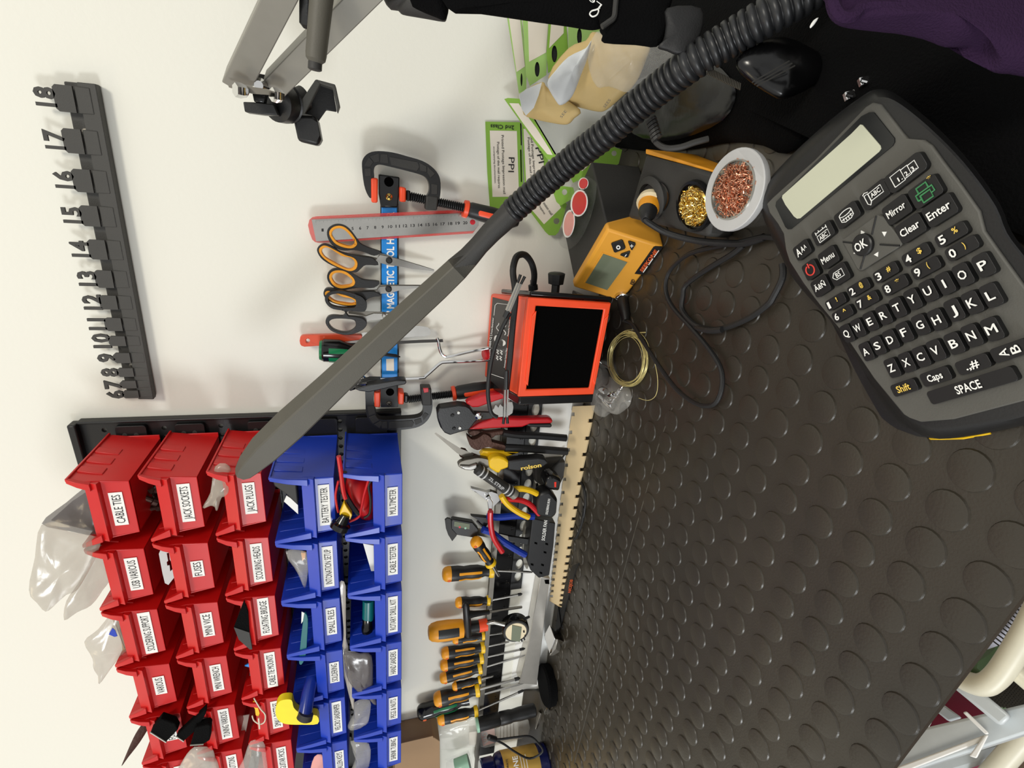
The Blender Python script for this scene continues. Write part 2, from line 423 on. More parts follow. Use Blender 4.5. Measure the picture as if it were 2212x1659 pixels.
# ---------------------------------------------------------------- bins
def bin_meshes(h, lip, D, wt, wb, w_lip, mname):
    """x centred, y = 0 at the wall side, -D at the front, z = 0 at the bottom."""
    t = 0.0022; m = MB(); yb = -0.012
    def side(sgn):
        def xx(z): return sgn * (wb / 2 + (wt / 2 - wb / 2) * (z / h) ** 1.3)
        prof = [(yb, 0), (-D + 0.006, 0), (-D + 0.003, lip - 0.006), (-D, lip), (-D, h), (yb, h)]
        o_ = [V((xx(z), y, z)) for y, z in prof]
        return m.prism(o_ if sgn > 0 else o_, V((-sgn * t, 0, 0)))
    side(1); side(-1)
    m.abox(-wb / 2, wb / 2, -D + 0.006, yb, 0, t)
    m.abox(-wt / 2 + 0.003, wt / 2 - 0.003, yb - t, yb, 0, h)
    # front wall below the lip
    m.hexa([V(p) for p in ((-wb / 2, -D + 0.006, 0), (wb / 2, -D + 0.006, 0), (wb / 2, -D + 0.009, 0), (-wb / 2, -D + 0.009, 0),
        (-w_lip / 2, -D + 0.004, lip - 0.004), (w_lip / 2, -D + 0.004, lip - 0.004), (w_lip / 2, -D + 0.007, lip - 0.004), (-w_lip / 2, -D + 0.007, lip - 0.004))])
    # sloping lip band
    rim = MB(); rim.hexa([V(p) for p in ((-w_lip / 2 - 0.001, -D - 0.004, lip - 0.013), (w_lip / 2 + 0.001, -D - 0.004, lip - 0.013), (w_lip / 2, -D + 0.005, lip - 0.014), (-w_lip / 2, -D + 0.005, lip - 0.014),
        (-w_lip / 2 - 0.001, -D + 0.003, lip + 0.003), (w_lip / 2 + 0.001, -D + 0.003, lip + 0.003), (w_lip / 2, -D + 0.008, lip + 0.001), (-w_lip / 2, -D + 0.008, lip + 0.001))])
    body = m
    for sgn in (1, -1):
        # flaring front rim from lip to top, and top flange
        a = V((sgn * (w_lip / 2 - 0.001), -D - 0.004, lip - 0.006)); b = V((sgn * (wt / 2 + 0.0015), -D - 0.002, h + 0.0005)); 
        rim.loft([[a + V((dx * sgn, dy, 0)) for dx, dy in ((-0.008, 0), (0.002, 0), (0.002, 0.006), (-0.008, 0.006))],
                  [(a * 0.45 + b * 0.55) + V((dx * sgn - sgn * 0.0005, dy, 0)) for dx, dy in ((-0.006, -0.001), (0.0015, -0.001), (0.0015, 0.005), (-0.006, 0.005))],
                  [b + V((dx * sgn, dy, 0)) for dx, dy in ((-0.0045, -0.0), (0.001, 0.0), (0.001, 0.004), (-0.0045, 0.004))]])
        rim.abox(min(sgn * (wt / 2 - 0.0015), sgn * (wt / 2 + 0.0025)), max(sgn * (wt / 2 - 0.0015), sgn * (wt / 2 + 0.0025)), -D - 0.001, yb, h - 0.001, h + 0.0015)
    ribs = body
    for sgn in (1, -1):
        for i in range(3):
            y0 = -D + 0.018 + i * 0.024
            xs = wt / 2 + 0.0006
            zc = h * 0.72
            ribs.hexa([V(p) for p in ((sgn * (xs - 0.004), y0, zc - h * 0.2), (sgn * (xs - 0.004), y0 + 0.014, zc - h * 0.2), (sgn * (xs - 0.0075), y0 + 0.014, zc - h * 0.2), (sgn * (xs - 0.0075), y0, zc - h * 0.2),
                (sgn * (xs + 0.001), y0 + 0.002, h - 0.002), (sgn * (xs + 0.001), y0 + 0.014, h - 0.002), (sgn * (xs - 0.004), y0 + 0.014, h - 0.002), (sgn * (xs - 0.004), y0, h - 0.002))])
    return body, rim
def make_bin(name, colour, h, lip, D, wt, wb, w_lip):
    root = thing(name, 'x', 'storage bin', (0, 0, 0))
    b, r = bin_meshes(h, lip, D, wt, wb, w_lip, colour)
    b.build('bin_body', colour, root, bevel=0.0008)
    r.build('front_rim', colour, root, bevel=0.0006)
    return root
RED = dict(h=0.060, lip=0.043, D=0.131, wt=0.094, wb=0.076, w_lip=0.082)
BLU = dict(h=0.078, lip=0.038, D=0.135, wt=0.100, wb=0.086, w_lip=0.092)
redp = make_bin('red_storage_bin', 'red_plastic', **RED)
blup = make_bin('blue_storage_bin', 'blue_plastic', **BLU)
names = [['CABLE TIES', 'JACK SOCKETS', 'JACK PLUGS', 'BATTERY TESTER', 'MULTIMETER'],
         ['USB VARIOUS', 'FUSES', 'SCOURING HEADS', 'INTONATION SETUP', 'CABLE TESTER'],
         ['SOLDERING SUPPORT', 'MINI VICE', 'FLOATING BRIDGE', 'SMALL FILES', 'ROTARY DRILL KIT'],
         ['VARIOUS', 'MINI WRENCH', 'CABLE TIE MOUNTS', 'SOLDERING', 'HAND SANDERS'],
         ['FUSES', 'TUNING VARIOUS', 'SMALL BOTTLES', 'VELCRO SANDPAPER', 'PEGS & NUTS'],
         ['VELCRO TAPE', 'STRAP BUTTONS', 'GUITAR PICKS', 'ALLEN KEYS', 'SHRINK TUBING']]
# front lip corner pixels used to seat each bin (right end of the label face)
BINS = {}
first = {'r': True, 'b': True}
def seat(c, r):
    if r < 3:
        x = 0.190 - 0.1022 * c; z = 0.61 + 0.790 - 0.0745 * r - 0.0003 * c
    else:
        x = (0.1745 if r == 3 else 0.1735) - 0.1045 * c; z = 0.61 + (0.5515 if r == 3 else 0.4605) - 0.0 * c
    return x, z
for c in range(6):
    for r in range(5):
        k = 'r' if r < 3 else 'b'
        BINS[(c, r)] = (redp if k == 'r' else blup) if first[k] else copy_tree(redp if k == 'r' else blup); first[k] = False
for c in range(6):
    for r in range(5):
        k = 'r' if r < 3 else 'b'; pr = redp if k == 'r' else blup; P_ = RED if k == 'r' else BLU
        o = BINS[(c, r)]
        x, z = seat(c, r); o.location = (x, -0.006, z); o['label'] = '%s plastic bin labelled %s' % ('red' if k == 'r' else 'blue', names[c][r])
        if (c, r) == (1, 1): o['label'] = 'red plastic bin labelled FUSES, between jack sockets and mini vice bins'
        if (c, r) == (4, 0): o['label'] = 'red plastic bin next to the VELCRO TAPE bin, label half hidden'
        o['group'] = 'red bins on the wall panel' if k == 'r' else 'blue bins on the wall panel'
        BINS[(c, r)] = o
        bpy.context.view_layer.update()
        tx = names[c][r]; cw = min(0.0044 * len(tx) + 0.004, 0.072 if len(tx) < 17 else 0.074); ch = 0.0145
        lip = P_['lip']; D = P_['D']; fy = -0.006 - D + 0.0035
        zc = z + lip * 0.36 + (0.001 if k == 'r' else 0.0); xc = x + 0.002 * math.sin(c * 3 + r)
        # the face leans slightly
        sl = 0.002 / lip
        def fp(a, b): return V((a, fy + 0.0012 - (b - z) * sl, b))
        cd_ = MB().prism([fp(xc - cw / 2, zc - ch / 2), fp(xc + cw / 2, zc - ch / 2), fp(xc + cw / 2, zc + ch / 2), fp(xc - cw / 2, zc + ch / 2)], (0, 0.0006, 0)).build('label_card', 'print_white', o, smooth=False)
        O = fp(xc - cw * 0.43, zc - 0.0046)
        text3(tx, O, fp(xc + cw * 0.43, zc - 0.0046) - O, fp(xc - cw * 0.43, zc + 0.0046) - O, WN, 'print_black', cd_, bold=0.0, eps=0.0003)
# ================================================================ magnetic strip and what hangs on it
ms = thing('magnetic_tool_strip', 'blue magnetic tool holder strip with black end brackets on the wall', 'tool holder', W(841, 640, 0))
wplate('blue_bar', [(824, 447), (858, 447), (859, 824), (825, 824)], 0.014, 0.011, 'strip_blue', ms, bevel=0.001)
wplate('black_backing', [(822, 440), (861, 440), (862, 830), (823, 830)], 0.012, 0.0118, 'black_plastic', ms)
ptext('12" MAGNETIC TOOL HOLDER', wf(0.0142), (851, 690), (851, 458), 15, 'print_white', ms, bold=0.03)
k8 = K(620, 600, 0.208); k7 = K(620, 320, 0.208)
st = wplate('paper_sticker', k8((1030, 845), (1110, 840), (1112, 968), (1032, 965)), 0.0146, 0.0005, 'tag_white', ms)
for pts, sc_, h0 in ((((950, 268), (1170, 300), (1168, 470), (1150, 620), (975, 618), (950, 470)), k7((1060, 506)), k7((1058, 350))),
                     (((970, 1075), (1152, 1075), (1155, 1200), (1152, 1345), (975, 1345), (968, 1200)), k8((1060, 1308)), k8((1070, 1188)))):
    kk = k7 if pts[0][1] < 400 else k8
    eb = wplate('end_bracket', kk(*pts), 0.020, 0.0195, 'black_gloss', ms, bevel=0.002)
    p = W(*sc_[0], 0.020); s = MB().lathe(p, p + V((0, -0.0022, 0)), [(0, 0.0046), (0.5, 0.0044), (1, 0.0025)], 14).build('screw', 'brass' if kk is k7 else 'dull_steel', eb)
    MB().box(p + V((0, -0.0023, 0)), V((0.0022, 0, 0.0022)), (0, 0.0003, 0), V((0.0004, 0, -0.0004))).box(p + V((0, -0.0023, 0)), V((0.0022, 0, -0.0022)), (0, 0.0003, 0), V((0.0004, 0, 0.0004))).build('cross_slot', 'print_black', s)
    p = W(*h0[0], 0.0201); MB().lathe(p, p + V((0, -0.001, 0)), [(0, 0.0062), (1, 0.0058)], 16).build('bolt_hole', 'filter_foam', eb)
# ---- ruler in a red sleeve
ru = thing('steel_ruler', 'steel ruler in a translucent red sleeve held on the magnetic strip', 'ruler', W(860, 500, 0.02))
wplate('red_sleeve', k7((218, 800), (232, 745), (262, 718), (300, 709), (1000, 675), (1900, 638), (1975, 640), (1985, 655), (1900, 655), (1990, 668), (1990, 800), (1930, 885), (1000, 945), (330, 985), (290, 975), (262, 950), (235, 880)), 0.0175, 0.0012, 'red_film', ru)
wplate('rule_blade', k7((255, 742), (1978, 670), (1990, 700), (1988, 800), (1942, 858), (302, 968)), 0.0188, 0.0009, 'steel', ru)
rb = ru.children[-1]
wplate('hang_hole', k7(*circ(1928, 768, 28)), 0.0190, 0.0003, 'seal_red', rb)
for n in range(1, 21):
    x = 370 + (n - 1) * 78.0; y = 850 - (n - 1) * 4.0
    if n in (2, 3): continue
    w_ = 22 if n < 10 else 44
    ptext(str(n), wf(0.0189), k7(x - w_ / 2, y + 16), k7(x + w_ / 2, y + 15), 6.2, 'print_black', rb, name='numeral')
tk = MB()
for i in range(0, 196, 1):
    x = 300 + i * 7.8; y = 742 - (x - 255) * 0.0418; L_ = 34 if i % 10 == 0 else (26 if i % 5 == 0 else 16)
    tk.prism([W(*k7(x, y + 2), 0.0189), W(*k7(x + 1.4, y + 2), 0.0189), W(*k7(x + 1.4, y + L_), 0.0189), W(*k7(x, y + L_), 0.0189)], (0, 0.0001, 0))
o = tk.build('tick_marks', 'print_black', rb, smooth=False); o['kind'] = 'stuff'
# ---- scissors
def scissors(name, label, loc, kk, d, handles, blades, pivot, liner=True, pm='black_plastic', pr=0.0045):
    r = thing(name, label, 'scissors', W(*kk(*loc), d), 'scissors on the magnetic strip')
    for i, (out, hole) in enumerate(handles):
        dd = d + 0.004 * i
        hb = wplate('handle', kk(*out), dd + 0.006, 0.009, 'black_plastic', r, [kk(*hole)], bevel=0.0022, smc=3)
        if liner:
            cx = sum(p[0] for p in hole) / len(hole); cy = sum(p[1] for p in hole) / len(hole)
            inn = [(cx + (p[0] - cx) * (1 - 26 / math.hypot(p[0] - cx, p[1] - cy)), cy + (p[1] - cy) * (1 - 26 / math.hypot(p[0] - cx, p[1] - cy))) for p in hole]
            o2 = [(cx + (p[0] - cx) * 1.02, cy + (p[1] - cy) * 1.02) for p in hole]
            wplate('grip_liner', kk(*o2), dd + 0.0066, 0.009, 'amber', hb, [kk(*inn)], bevel=0.001, smc=3)
    for i, bl in enumerate(blades): wplate('blade', kk(*bl), d + 0.0015 + 0.0015 * i, 0.0014, 'dull_steel' if i == 0 else 'steel', r)
    p = W(*kk(*pivot), d + 0.0035); MB().lathe(p, p + V((0, -0.003, 0)), [(0, pr), (0.6, pr), (1, pr * 0.7)], 16).build('pivot_screw', pm, r)
    return r
scissors('scissors', 'black and amber scissors hanging beside the red-sleeved ruler', (1060, 1165), k7, 0.0150,
    [([(415, 900), (430, 830), (500, 790), (580, 795), (650, 840), (720, 930), (760, 990), (850, 1035), (975, 1080), (905, 1118), (800, 1080), (700, 1060), (600, 1065), (520, 1045), (450, 985)],
      [(440, 890), (470, 830), (540, 808), (610, 830), (680, 900), (725, 980), (710, 1020), (660, 1040), (570, 1025), (490, 980)]),
     ([(310, 1060), (340, 1010), (400, 995), (480, 1030), (560, 1080), (700, 1110), (800, 1130), (890, 1145), (950, 1215), (820, 1215), (770, 1250), (720, 1290), (640, 1285), (540, 1250), (430, 1200), (350, 1140)],
      [(335, 1060), (370, 1018), (420, 1020), (500, 1060), (600, 1110), (690, 1140), (728, 1190), (715, 1250), (660, 1275), (590, 1258), (470, 1205), (370, 1130)])],
    [[(640, 1080), (940, 1140), (960, 1092), (1010, 1100), (1090, 1130), (1200, 1160), (1400, 1220), (1530, 1262), (1300, 1230), (960, 1170)],
     [(925, 1160), (965, 1110), (1090, 1135), (1250, 1180), (1530, 1265), (1525, 1278), (1300, 1255), (1150, 1225), (1050, 1215), (960, 1190)]], (1060, 1165))
scissors('scissors', 'black and amber scissors in the middle of the three pairs', (1055, 1460), k7, 0.0150,
    [([(415, 1340), (430, 1290), (480, 1255), (560, 1255), (640, 1280), (720, 1330), (800, 1370), (960, 1388), (905, 1450), (760, 1450), (650, 1465), (560, 1480), (490, 1450), (435, 1400)],
      [(440, 1345), (465, 1290), (530, 1270), (610, 1285), (680, 1340), (705, 1390), (685, 1430), (620, 1450), (550, 1455), (480, 1420)]),
     ([(378, 1516), (395, 1466), (450, 1456), (560, 1481), (640, 1496), (760, 1496), (900, 1491), (975, 1531), (900, 1546), (840, 1566), (790, 1616), (720, 1636), (640, 1646), (500, 1616), (410, 1571)],
      [(398, 1521), (420, 1486), (480, 1496), (600, 1526), (700, 1566), (735, 1606), (700, 1630), (600, 1632), (470, 1596)])],
    [[(640, 1480), (930, 1470), (960, 1420), (1100, 1418), (1385, 1420), (1600, 1438), (1300, 1450), (960, 1480)],
     [(930, 1480), (965, 1440), (1100, 1430), (1400, 1432), (1600, 1442), (1385, 1452), (1200, 1468), (1060, 1508), (960, 1512)]], (1055, 1462))
scissors('scissors', 'all black scissors with two round loops, nearest the orange scraper', (1008, 393), k8, 0.026,
    [([(393, 230), (405, 180), (460, 145), (540, 135), (620, 145), (720, 175), (790, 210), (830, 280), (815, 340), (770, 355), (640, 345), (610, 380), (590, 345), (480, 325), (420, 285)],
      [(425, 230), (445, 185), (520, 165), (620, 165), (690, 190), (715, 240), (715, 295), (680, 312), (560, 310), (460, 285)]),
     ([(400, 470), (420, 410), (480, 392), (580, 398), (610, 365), (640, 400), (700, 405), (790, 425), (830, 475), (800, 530), (730, 570), (640, 595), (540, 585), (450, 545)],
      [(435, 480), (455, 440), (520, 425), (640, 430), (700, 445), (715, 490), (700, 530), (640, 565), (560, 565), (480, 535)])],
    [[(640, 350), (720, 345), (820, 350), (1000, 355), (1070, 362), (1300, 380), (1290, 395), (1000, 400), (820, 398), (640, 372)],
     [(640, 385), (820, 400), (900, 372), (1070, 375), (1300, 392), (1280, 415), (1000, 432), (860, 440), (800, 470), (740, 440)]], (1008, 393), liner=False, pm='steel', pr=0.003)
# ---- orange scraper
sp = thing('palette_knife', 'orange handled steel spatula knife on the magnetic strip', 'spatula', W(*k8(600, 630), 0.016))
wplate('blade', sm(k8((775, 574), (890, 566), (1100, 530), (1300, 500), (1440, 508), (1485, 540), (1490, 575), (1460, 603), (1350, 615), (1000, 645), (775, 657)), 3), 0.0165, 0.0012, 'steel', sp)
wplate('handle', k8((130, 655), (138, 612), (160, 600), (220, 596), (500, 590), (770, 592), (782, 605), (777, 645), (640, 660), (500, 680), (340, 708), (180, 718), (150, 708), (136, 690)), 0.020, 0.008, 'orange_paint', sp, [k8(*circ(217, 656, 22))], bevel=0.0025)
# ---- green precision driver
gd = thing('screwdriver', 'short green and black screwdriver with thin black blade on the magnetic strip', 'screwdriver', W(*k8(560, 755), 0.028))
a0 = W(*k8(338, 752), 0.030); a1 = W(*k8(790, 768), 0.030); a2 = W(*k8(1130, 810), 0.024); a3 = W(*k8(1175, 822), 0.022)
MB().lathe(a0, a1, [(0, 0.006), (0.03, 0.0135), (0.1, 0.0165), (0.45, 0.0165), (0.7, 0.0105), (0.9, 0.009), (1, 0.006)], 20).build('handle', 'black_gloss', gd)
MB().lathe(a0, a1, [(-0.01, 0.004), (0.0, 0.0135), (0.06, 0.0150)], 20).build('end_cap', 'green_plastic', gd)
for aa in (-0.5, 0.35, 1.2): MB().lathe(a0, a1, [(0.22, 0.0168), (0.45, 0.0172), (0.85, 0.0100)], ref=WN, a0=aa, a1=aa + 0.45).build('grip_inlay', 'green_plastic', gd)
MB().tube([a1, a2, a3], [0.0024, 0.0024, 0.0008], 10).build('blade', 'print_black', gd)
# ---- junior hacksaw
hs = thing('junior_hacksaw', 'small hacksaw with bent silver wire frame hanging from the magnetic strip', 'hacksaw', W(*k8(1400, 800), 0.02))
wplate('saw_blade', k8((540, 682), (900, 672), (1400, 645), (1618, 638), (1622, 668), (1400, 676), (900, 700), (545, 706)), 0.022, 0.0008, 'dark_grey', hs)
def wp(kk, pts, d): return [W(*kk(*p), d) for p in pts]
MB().tube(sm(wp(k8, [(1560, 625), (1572, 660), (1585, 735), (1605, 785), (1640, 815), (1700, 812), (1900, 765), (2090, 730)], 0.024), 4, False), 0.0026, 10).build('wire_frame', 'chrome', hs)
MB().tube(sm(wp(k8, [(560, 690), (600, 800), (700, 950), (790, 1030), (850, 1050), (1120, 1048), (1400, 1038), (1440, 1020), (1520, 950), (1590, 890), (1650, 875), (1850, 868), (2090, 855)], 0.024), 4, False), 0.0026, 10).build('wire_frame', 'chrome', hs)
MB().lathe(W(*k8(2040, 800), 0.024), W(*k8(2130, 782), 0.020), [(0, 0.007), (0.1, 0.009), (0.9, 0.009), (1, 0.007)], 14).build('handle', 'red_grip', hs)
# ---- G clamps
def gclamp(label, kk, d, outer, inner, pad1, pad2, swiv, rod, nut, collar, hnd, tags=None):
    r = thing('quick_grip_clamp', label, 'clamp', W(*kk(*rod[0]), d), 'clamps on the magnetic strip')
    fr = wplate('frame', kk(*outer), d + 0.010, 0.014, 'black_plastic', r, bevel=0.0028, smc=3)
    if inner: 
        for q in inner: wplate('frame_recess', kk(*q), d + 0.0108, 0.001, 'dark_grey', fr, bevel=0.0004)
    for p in (pad1, pad2): wplate('pad', kk(*p), d + 0.014, 0.022, 'orange', r, bevel=0.002)
    wplate('swivel', kk(*swiv), d + 0.008, 0.012, 'black_plastic', r, bevel=0.002)
    P0, P1 = W(*kk(*rod[0]), d), W(*kk(*rod[1]), d); n = 26; prof = []
    for i in range(n): prof += [(i / n, 0.0042), ((i + 0.35) / n, 0.0062), ((i + 0.65) / n, 0.0062)]
    MB().lathe(P0, P1, prof + [(1, 0.0042)], 14).build('threaded_rod', 'black_plastic', r, angle=60)
    wplate('nut_block', kk(*nut), d + 0.011, 0.020, 'dark_grey', r, bevel=0.002)
    H0, H1 = W(*kk(*hnd[0]), d), W(*kk(*hnd[1]), d)
    MB().lathe(H0, H1, [(-0.02, 0.0115), (0.05, 0.0120), (0.08, 0.0085)], 18).build('collar', 'orange', r)
    h = MB().lathe(H0, H1, [(0.03, 0.009), (0.12, 0.0112), (0.5, 0.0120), (0.9, 0.0105), (1, 0.006)], 12).build('handle', 'black_plastic', r)
    MB().lathe(H0, H1, [(0.2, 0.0105), (0.28, 0.0122), (0.85, 0.0125), (0.92, 0.0108)], ref=WN, a0=-0.25, a1=0.35).build('handle_stripe', 'orange', h)
    if tags: wplate('lock_button', kk(*tags), d + 0.013, 0.003, 'seal_red', r, bevel=0.0005)
    return r
gclamp('black and orange clamp gripping the right end of the magnetic strip', k7, 0.030,
    [(778, 190), (790, 110), (850, 50), (950, 30), (1100, 45), (1250, 85), (1400, 130), (1500, 190), (1570, 270), (1595, 360), (1590, 500), (1560, 540), (1465, 530), (1455, 500), (1478, 450), (1480, 380), (1455, 320), (1400, 280), (1260, 240), (1100, 200), (970, 172), (915, 190), (902, 240), (905, 320), (880, 510), (840, 490), (800, 380)],
    [[(800, 180), (850, 90), (900, 145), (860, 195)], [(860, 85), (955, 50), (960, 140), (905, 150)], [(972, 62), (1045, 62), (1055, 160), (965, 148)], [(1062, 90), (1355, 145), (1375, 200), (1350, 240), (1080, 175)], [(1375, 150), (1450, 190), (1450, 250), (1385, 235)], [(1460, 190), (1540, 265), (1490, 310), (1458, 255)], [(805, 210), (872, 205), (872, 290), (812, 290)], [(1500, 370), (1565, 380), (1560, 480), (1500, 480)]],
    [(872, 310), (945, 312), (942, 570), (876, 566)], [(1172, 402), (1238, 412), (1236, 562), (1172, 560)], [(1236, 438), (1285, 442), (1285, 552), (1236, 548)],
    [(1280, 502), (1840, 618)], [(1445, 492), (1575, 500), (1560, 648), (1438, 642)], None, [(1845, 630), (2400, 770)])
gclamp('black and orange clamp gripping the left end of the magnetic strip', k8, 0.030,
    [(815, 1120), (860, 1080), (905, 1160), (900, 1250), (905, 1330), (925, 1400), (930, 1440), (985, 1475), (1150, 1470), (1330, 1458), (1400, 1430), (1418, 1380), (1405, 1320), (1395, 1200), (1410, 1155), (1470, 1150), (1500, 1190), (1512, 1330), (1490, 1430), (1430, 1510), (1330, 1560), (1150, 1583), (1040, 1580), (920, 1550), (850, 1480), (820, 1400), (815, 1300)],
    [[(835, 1340), (905, 1330), (920, 1410), (850, 1435)], [(850, 1450), (915, 1425), (960, 1480), (890, 1520)], [(905, 1525), (970, 1490), (1000, 1500), (960, 1565)], [(975, 1500), (1040, 1495), (1045, 1565), (985, 1565)], [(1060, 1500), (1300, 1480), (1320, 1510), (1300, 1550), (1050, 1568)], [(1320, 1480), (1390, 1460), (1400, 1500), (1335, 1530)], [(1405, 1440), (1430, 1400), (1470, 1420), (1420, 1480)]],
    [(905, 1190), (972, 1184), (968, 1352), (908, 1346)], [(1160, 1194), (1218, 1200), (1212, 1322), (1156, 1318)], [(1216, 1215), (1262, 1222), (1258, 1305), (1214, 1302)],
    [(1258, 1262), (1725, 1205)], [(1390, 1148), (1500, 1150), (1506, 1330), (1402, 1330)], None, [(1722, 1202), (2180, 1130)], tags=[(1412, 1150), (1468, 1148), (1470, 1188), (1424, 1196)])
sc2 = thing('spring_clamp', 'black plastic spring clamp tucked behind the left clamp under the lamp head', 'clamp', W(*k8(900, 1110), 0.05))
wplate('lever', k8((700, 1155), (850, 1110), (1150, 1062), (1230, 1062), (1243, 1090), (1225, 1112), (1150, 1122), (900, 1180), (850, 1190), (760, 1180)), 0.062, 0.016, 'black_plastic', sc2, bevel=0.003)
wplate('jaw', k8((640, 1175), (730, 1100), (860, 1060), (980, 1062), (860, 1100), (780, 1140), (660, 1180)), 0.050, 0.016, 'black_plastic', sc2, bevel=0.003)
cp = [W(*k8(735 + i * 2.2, 1105 + 12 * math.sin(i * 1.25)), 0.060 + 0.004 * math.cos(i * 1.25)) for i in range(40)]
MB().tube(cp, 0.0009, 6).build('spring_coil', 'steel', sc2)
# ================================================================ tool rack on the wall above the bench
k1 = K(900, 820, 0.18987); k2 = K(900, 1080, 0.18987); k3 = K(840, 1300, 0.217); k10 = K(860, 1300, 0.1567)
tr = thing('tool_rack', 'long black perforated steel tool rack on the wall holding drivers and pliers', 'tool rack', W(1075, 1240, 0))
rx0, rx1 = -0.63, 0.292
zt_, zm_, zl_ = 0.61 + 0.284, 0.61 + 0.240, 0.61 + 0.217
dots = [[(x + dx + 0.0016 * math.cos(a), -0.003, zm_ + 0.010 + dz + 0.0016 * math.sin(a)) for a in [-2 * PI * k / 8 for k in range(8)]] for x in [rx0 + 0.02 + 0.032 * i for i in range(28)] for dx, dz in ((0, 0), (0.006, 0), (0, -0.004))]
MB().prism([(rx0, -0.003, zm_), (rx1, -0.003, zm_), (rx1, -0.003, zt_ + 0.002), (rx0, -0.003, zt_ + 0.002)], (0, 0.002, 0), dots).build('back_panel', 'black_gloss', tr, smooth=False)
MB().abox(rx0, rx1, -0.030, 0.0, zt_, zt_ + 0.002).abox(rx0, rx1, -0.031, -0.029, zt_ - 0.001, zt_ + 0.008).build('top_ledge', 'dull_steel', tr)
ov = []
x = rx1 - 0.016
while x > -0.13:
    ov.append([(x + 0.0125 * math.cos(a), -0.006, (zl_ + zm_) / 2 + 0.0070 * math.sin(a)) for a in [-2 * PI * k / 16 for k in range(16)]])
    if x > 0.21 or 0.0 < x < 0.06:
        pass
    x -= 0.030
MB().prism([(-0.145, -0.006, zl_ + 0.002), (rx1, -0.006, zl_), (rx1, -0.006, zm_ + 0.002), (-0.145, -0.006, zm_ + 0.002)], (0, 0.0015, 0), ov).build('slotted_rail', 'black_plastic', tr, smooth=False)
# white board behind, grey lower trim
wb_ = struct('trim_1', MB().abox(-0.46, 0.31, -0.0012, 0.0, BZ + 0.001, zl_ + 0.0), 'print_white')
# ---- drivers
def driver(label, cap, base, tip, r, d, bit=None, caps='amber', body='black_plastic', inl='amber', rshaft=0.0022, kind='screwdriver', ang=(-0.7, 0.35, 1.5), tilt=0.0, collar='yellow', hp=None):
    P0, P1, P2 = W(*cap, d), W(*base, d), W(*tip, d - tilt); r *= 1.14
    t = thing(kind, label, 'screwdriver', P1, 'screwdrivers standing in the tool rack')
    h = MB().lathe(P0, P1, [(q_, r * w_) for q_, w_ in hp] if hp else [(0.0, r * 0.5), (0.03, r * 0.86), (0.12, r), (0.3, r), (0.42, r * 0.86), (0.55, r * 0.95), (0.7, r * 0.92), (0.84, r * 0.68), (0.92, r * 0.8), (1, r * 0.85)], 20).build('handle', body, t)
    if caps: MB().lathe(P0, P1, [(-0.015, r * 0.35), (0.0, r * 0.7), (0.04, r * 0.93), (0.10, r * 1.03), (0.15, r * 1.02)], 20).build('end_cap', caps, t)
    if caps:
        ax = (P1 - P0).normalized(); rf = (WN - ax * WN.dot(ax)).normalized(); c_ = P0 + (P1 - P0) * 0.11 + rf * r * 1.0
        side = ax.cross(rf); dd = (rf * math.cos(0.35) + side * math.sin(0.35)) * r * 1.0; c_ = P0 + (P1 - P0) * 0.11 + dd
        MB().lathe(c_, c_ + dd.normalized() * 0.0008, [(0, r * 0.26), (1, r * 0.2)], 12).build('cap_dot', 'print_orange', h)
    if inl:
        for a_ in ang[:2]:
            MB().lathe(P0, P1, [(0.30, r * 1.02), (0.34, r * 1.04), (0.44, r * 0.93), (0.56, r * 1.02), (0.70, r * 0.99), (0.76, r * 0.86)], ref=WN, a0=a_, a1=a_ + 0.34).build('grip_inlay', inl, h)
    if collar: MB().lathe(P0, P1, [(0.91, r * 0.84), (0.94, r * 0.97), (1.0, r * 0.99), (1.02, r * 0.7)], 20).build('collar', collar, t)
    MB().tube([P1, P1 + (P2 - P1) * 0.9, P2], [rshaft, rshaft, rshaft * 0.6], 10).build('shaft', 'steel', t)
    if bit: MB().lathe(P1 + (P2 - P1) * 0.88, P2 + (P2 - P1) * 0.02, [(0, rshaft * 1.25), (0.7, rshaft * 1.2), (1, 0.0005)], 10).build('bit', 'print_black', t)
    return t
driver('large black and amber screwdriver with long shaft nearest the blue cutters', (957, 1241), (1064, 1232), (1150, 1236), 0.0120, 0.026)
driver('stubby black and amber screwdriver leaning slanted next to the caliper', (1025, 1165), (1061, 1218), (1078, 1245), 0.0095, 0.050, rshaft=0.003)
driver('short black and amber screwdriver standing beside the T handle', (984.5, 1302), (1057, 1297), (1127, 1283), 0.0088, 0.028, ang=(-0.2, 0.9), bit=True)
tq = driver('fat orange ratchet screwdriver behind the black T handle', (926, 1367), (1000, 1357), (1082, 1343), 0.0165, 0.036, inl=None, caps=None, body='amber', collar=None, rshaft=0.003, hp=[(-0.02, 0.3), (0.0, 0.62), (0.08, 0.85), (0.25, 0.98), (0.55, 1.0), (0.9, 0.92), (1.0, 0.88)])
P0, P1 = W(926, 1367, 0.036), W(1000, 1357, 0.036)
MB().lathe(P0, P1, [(0.25, 0.0186), (0.4, 0.0193), (0.7, 0.0193), (0.85, 0.0185)], ref=WN, a0=-0.9, a1=0.0).build('grip_inlay', 'black_plastic', tq)
MB().lathe(W(1000, 1357, 0.036), W(1040, 1351, 0.036), [(0, 0.0115), (1, 0.0105)], 18).build('neck', 'black_plastic', tq)
MB().lathe(W(1034, 1352, 0.036), W(1052, 1349, 0.036), [(0, 0.0118), (1, 0.0115)], 18).build('collar', 'orange', tq)
th = thing('hex_key', 'black T handle hex key standing in the rack', 'hex key', W(1056, 1323, 0.05))
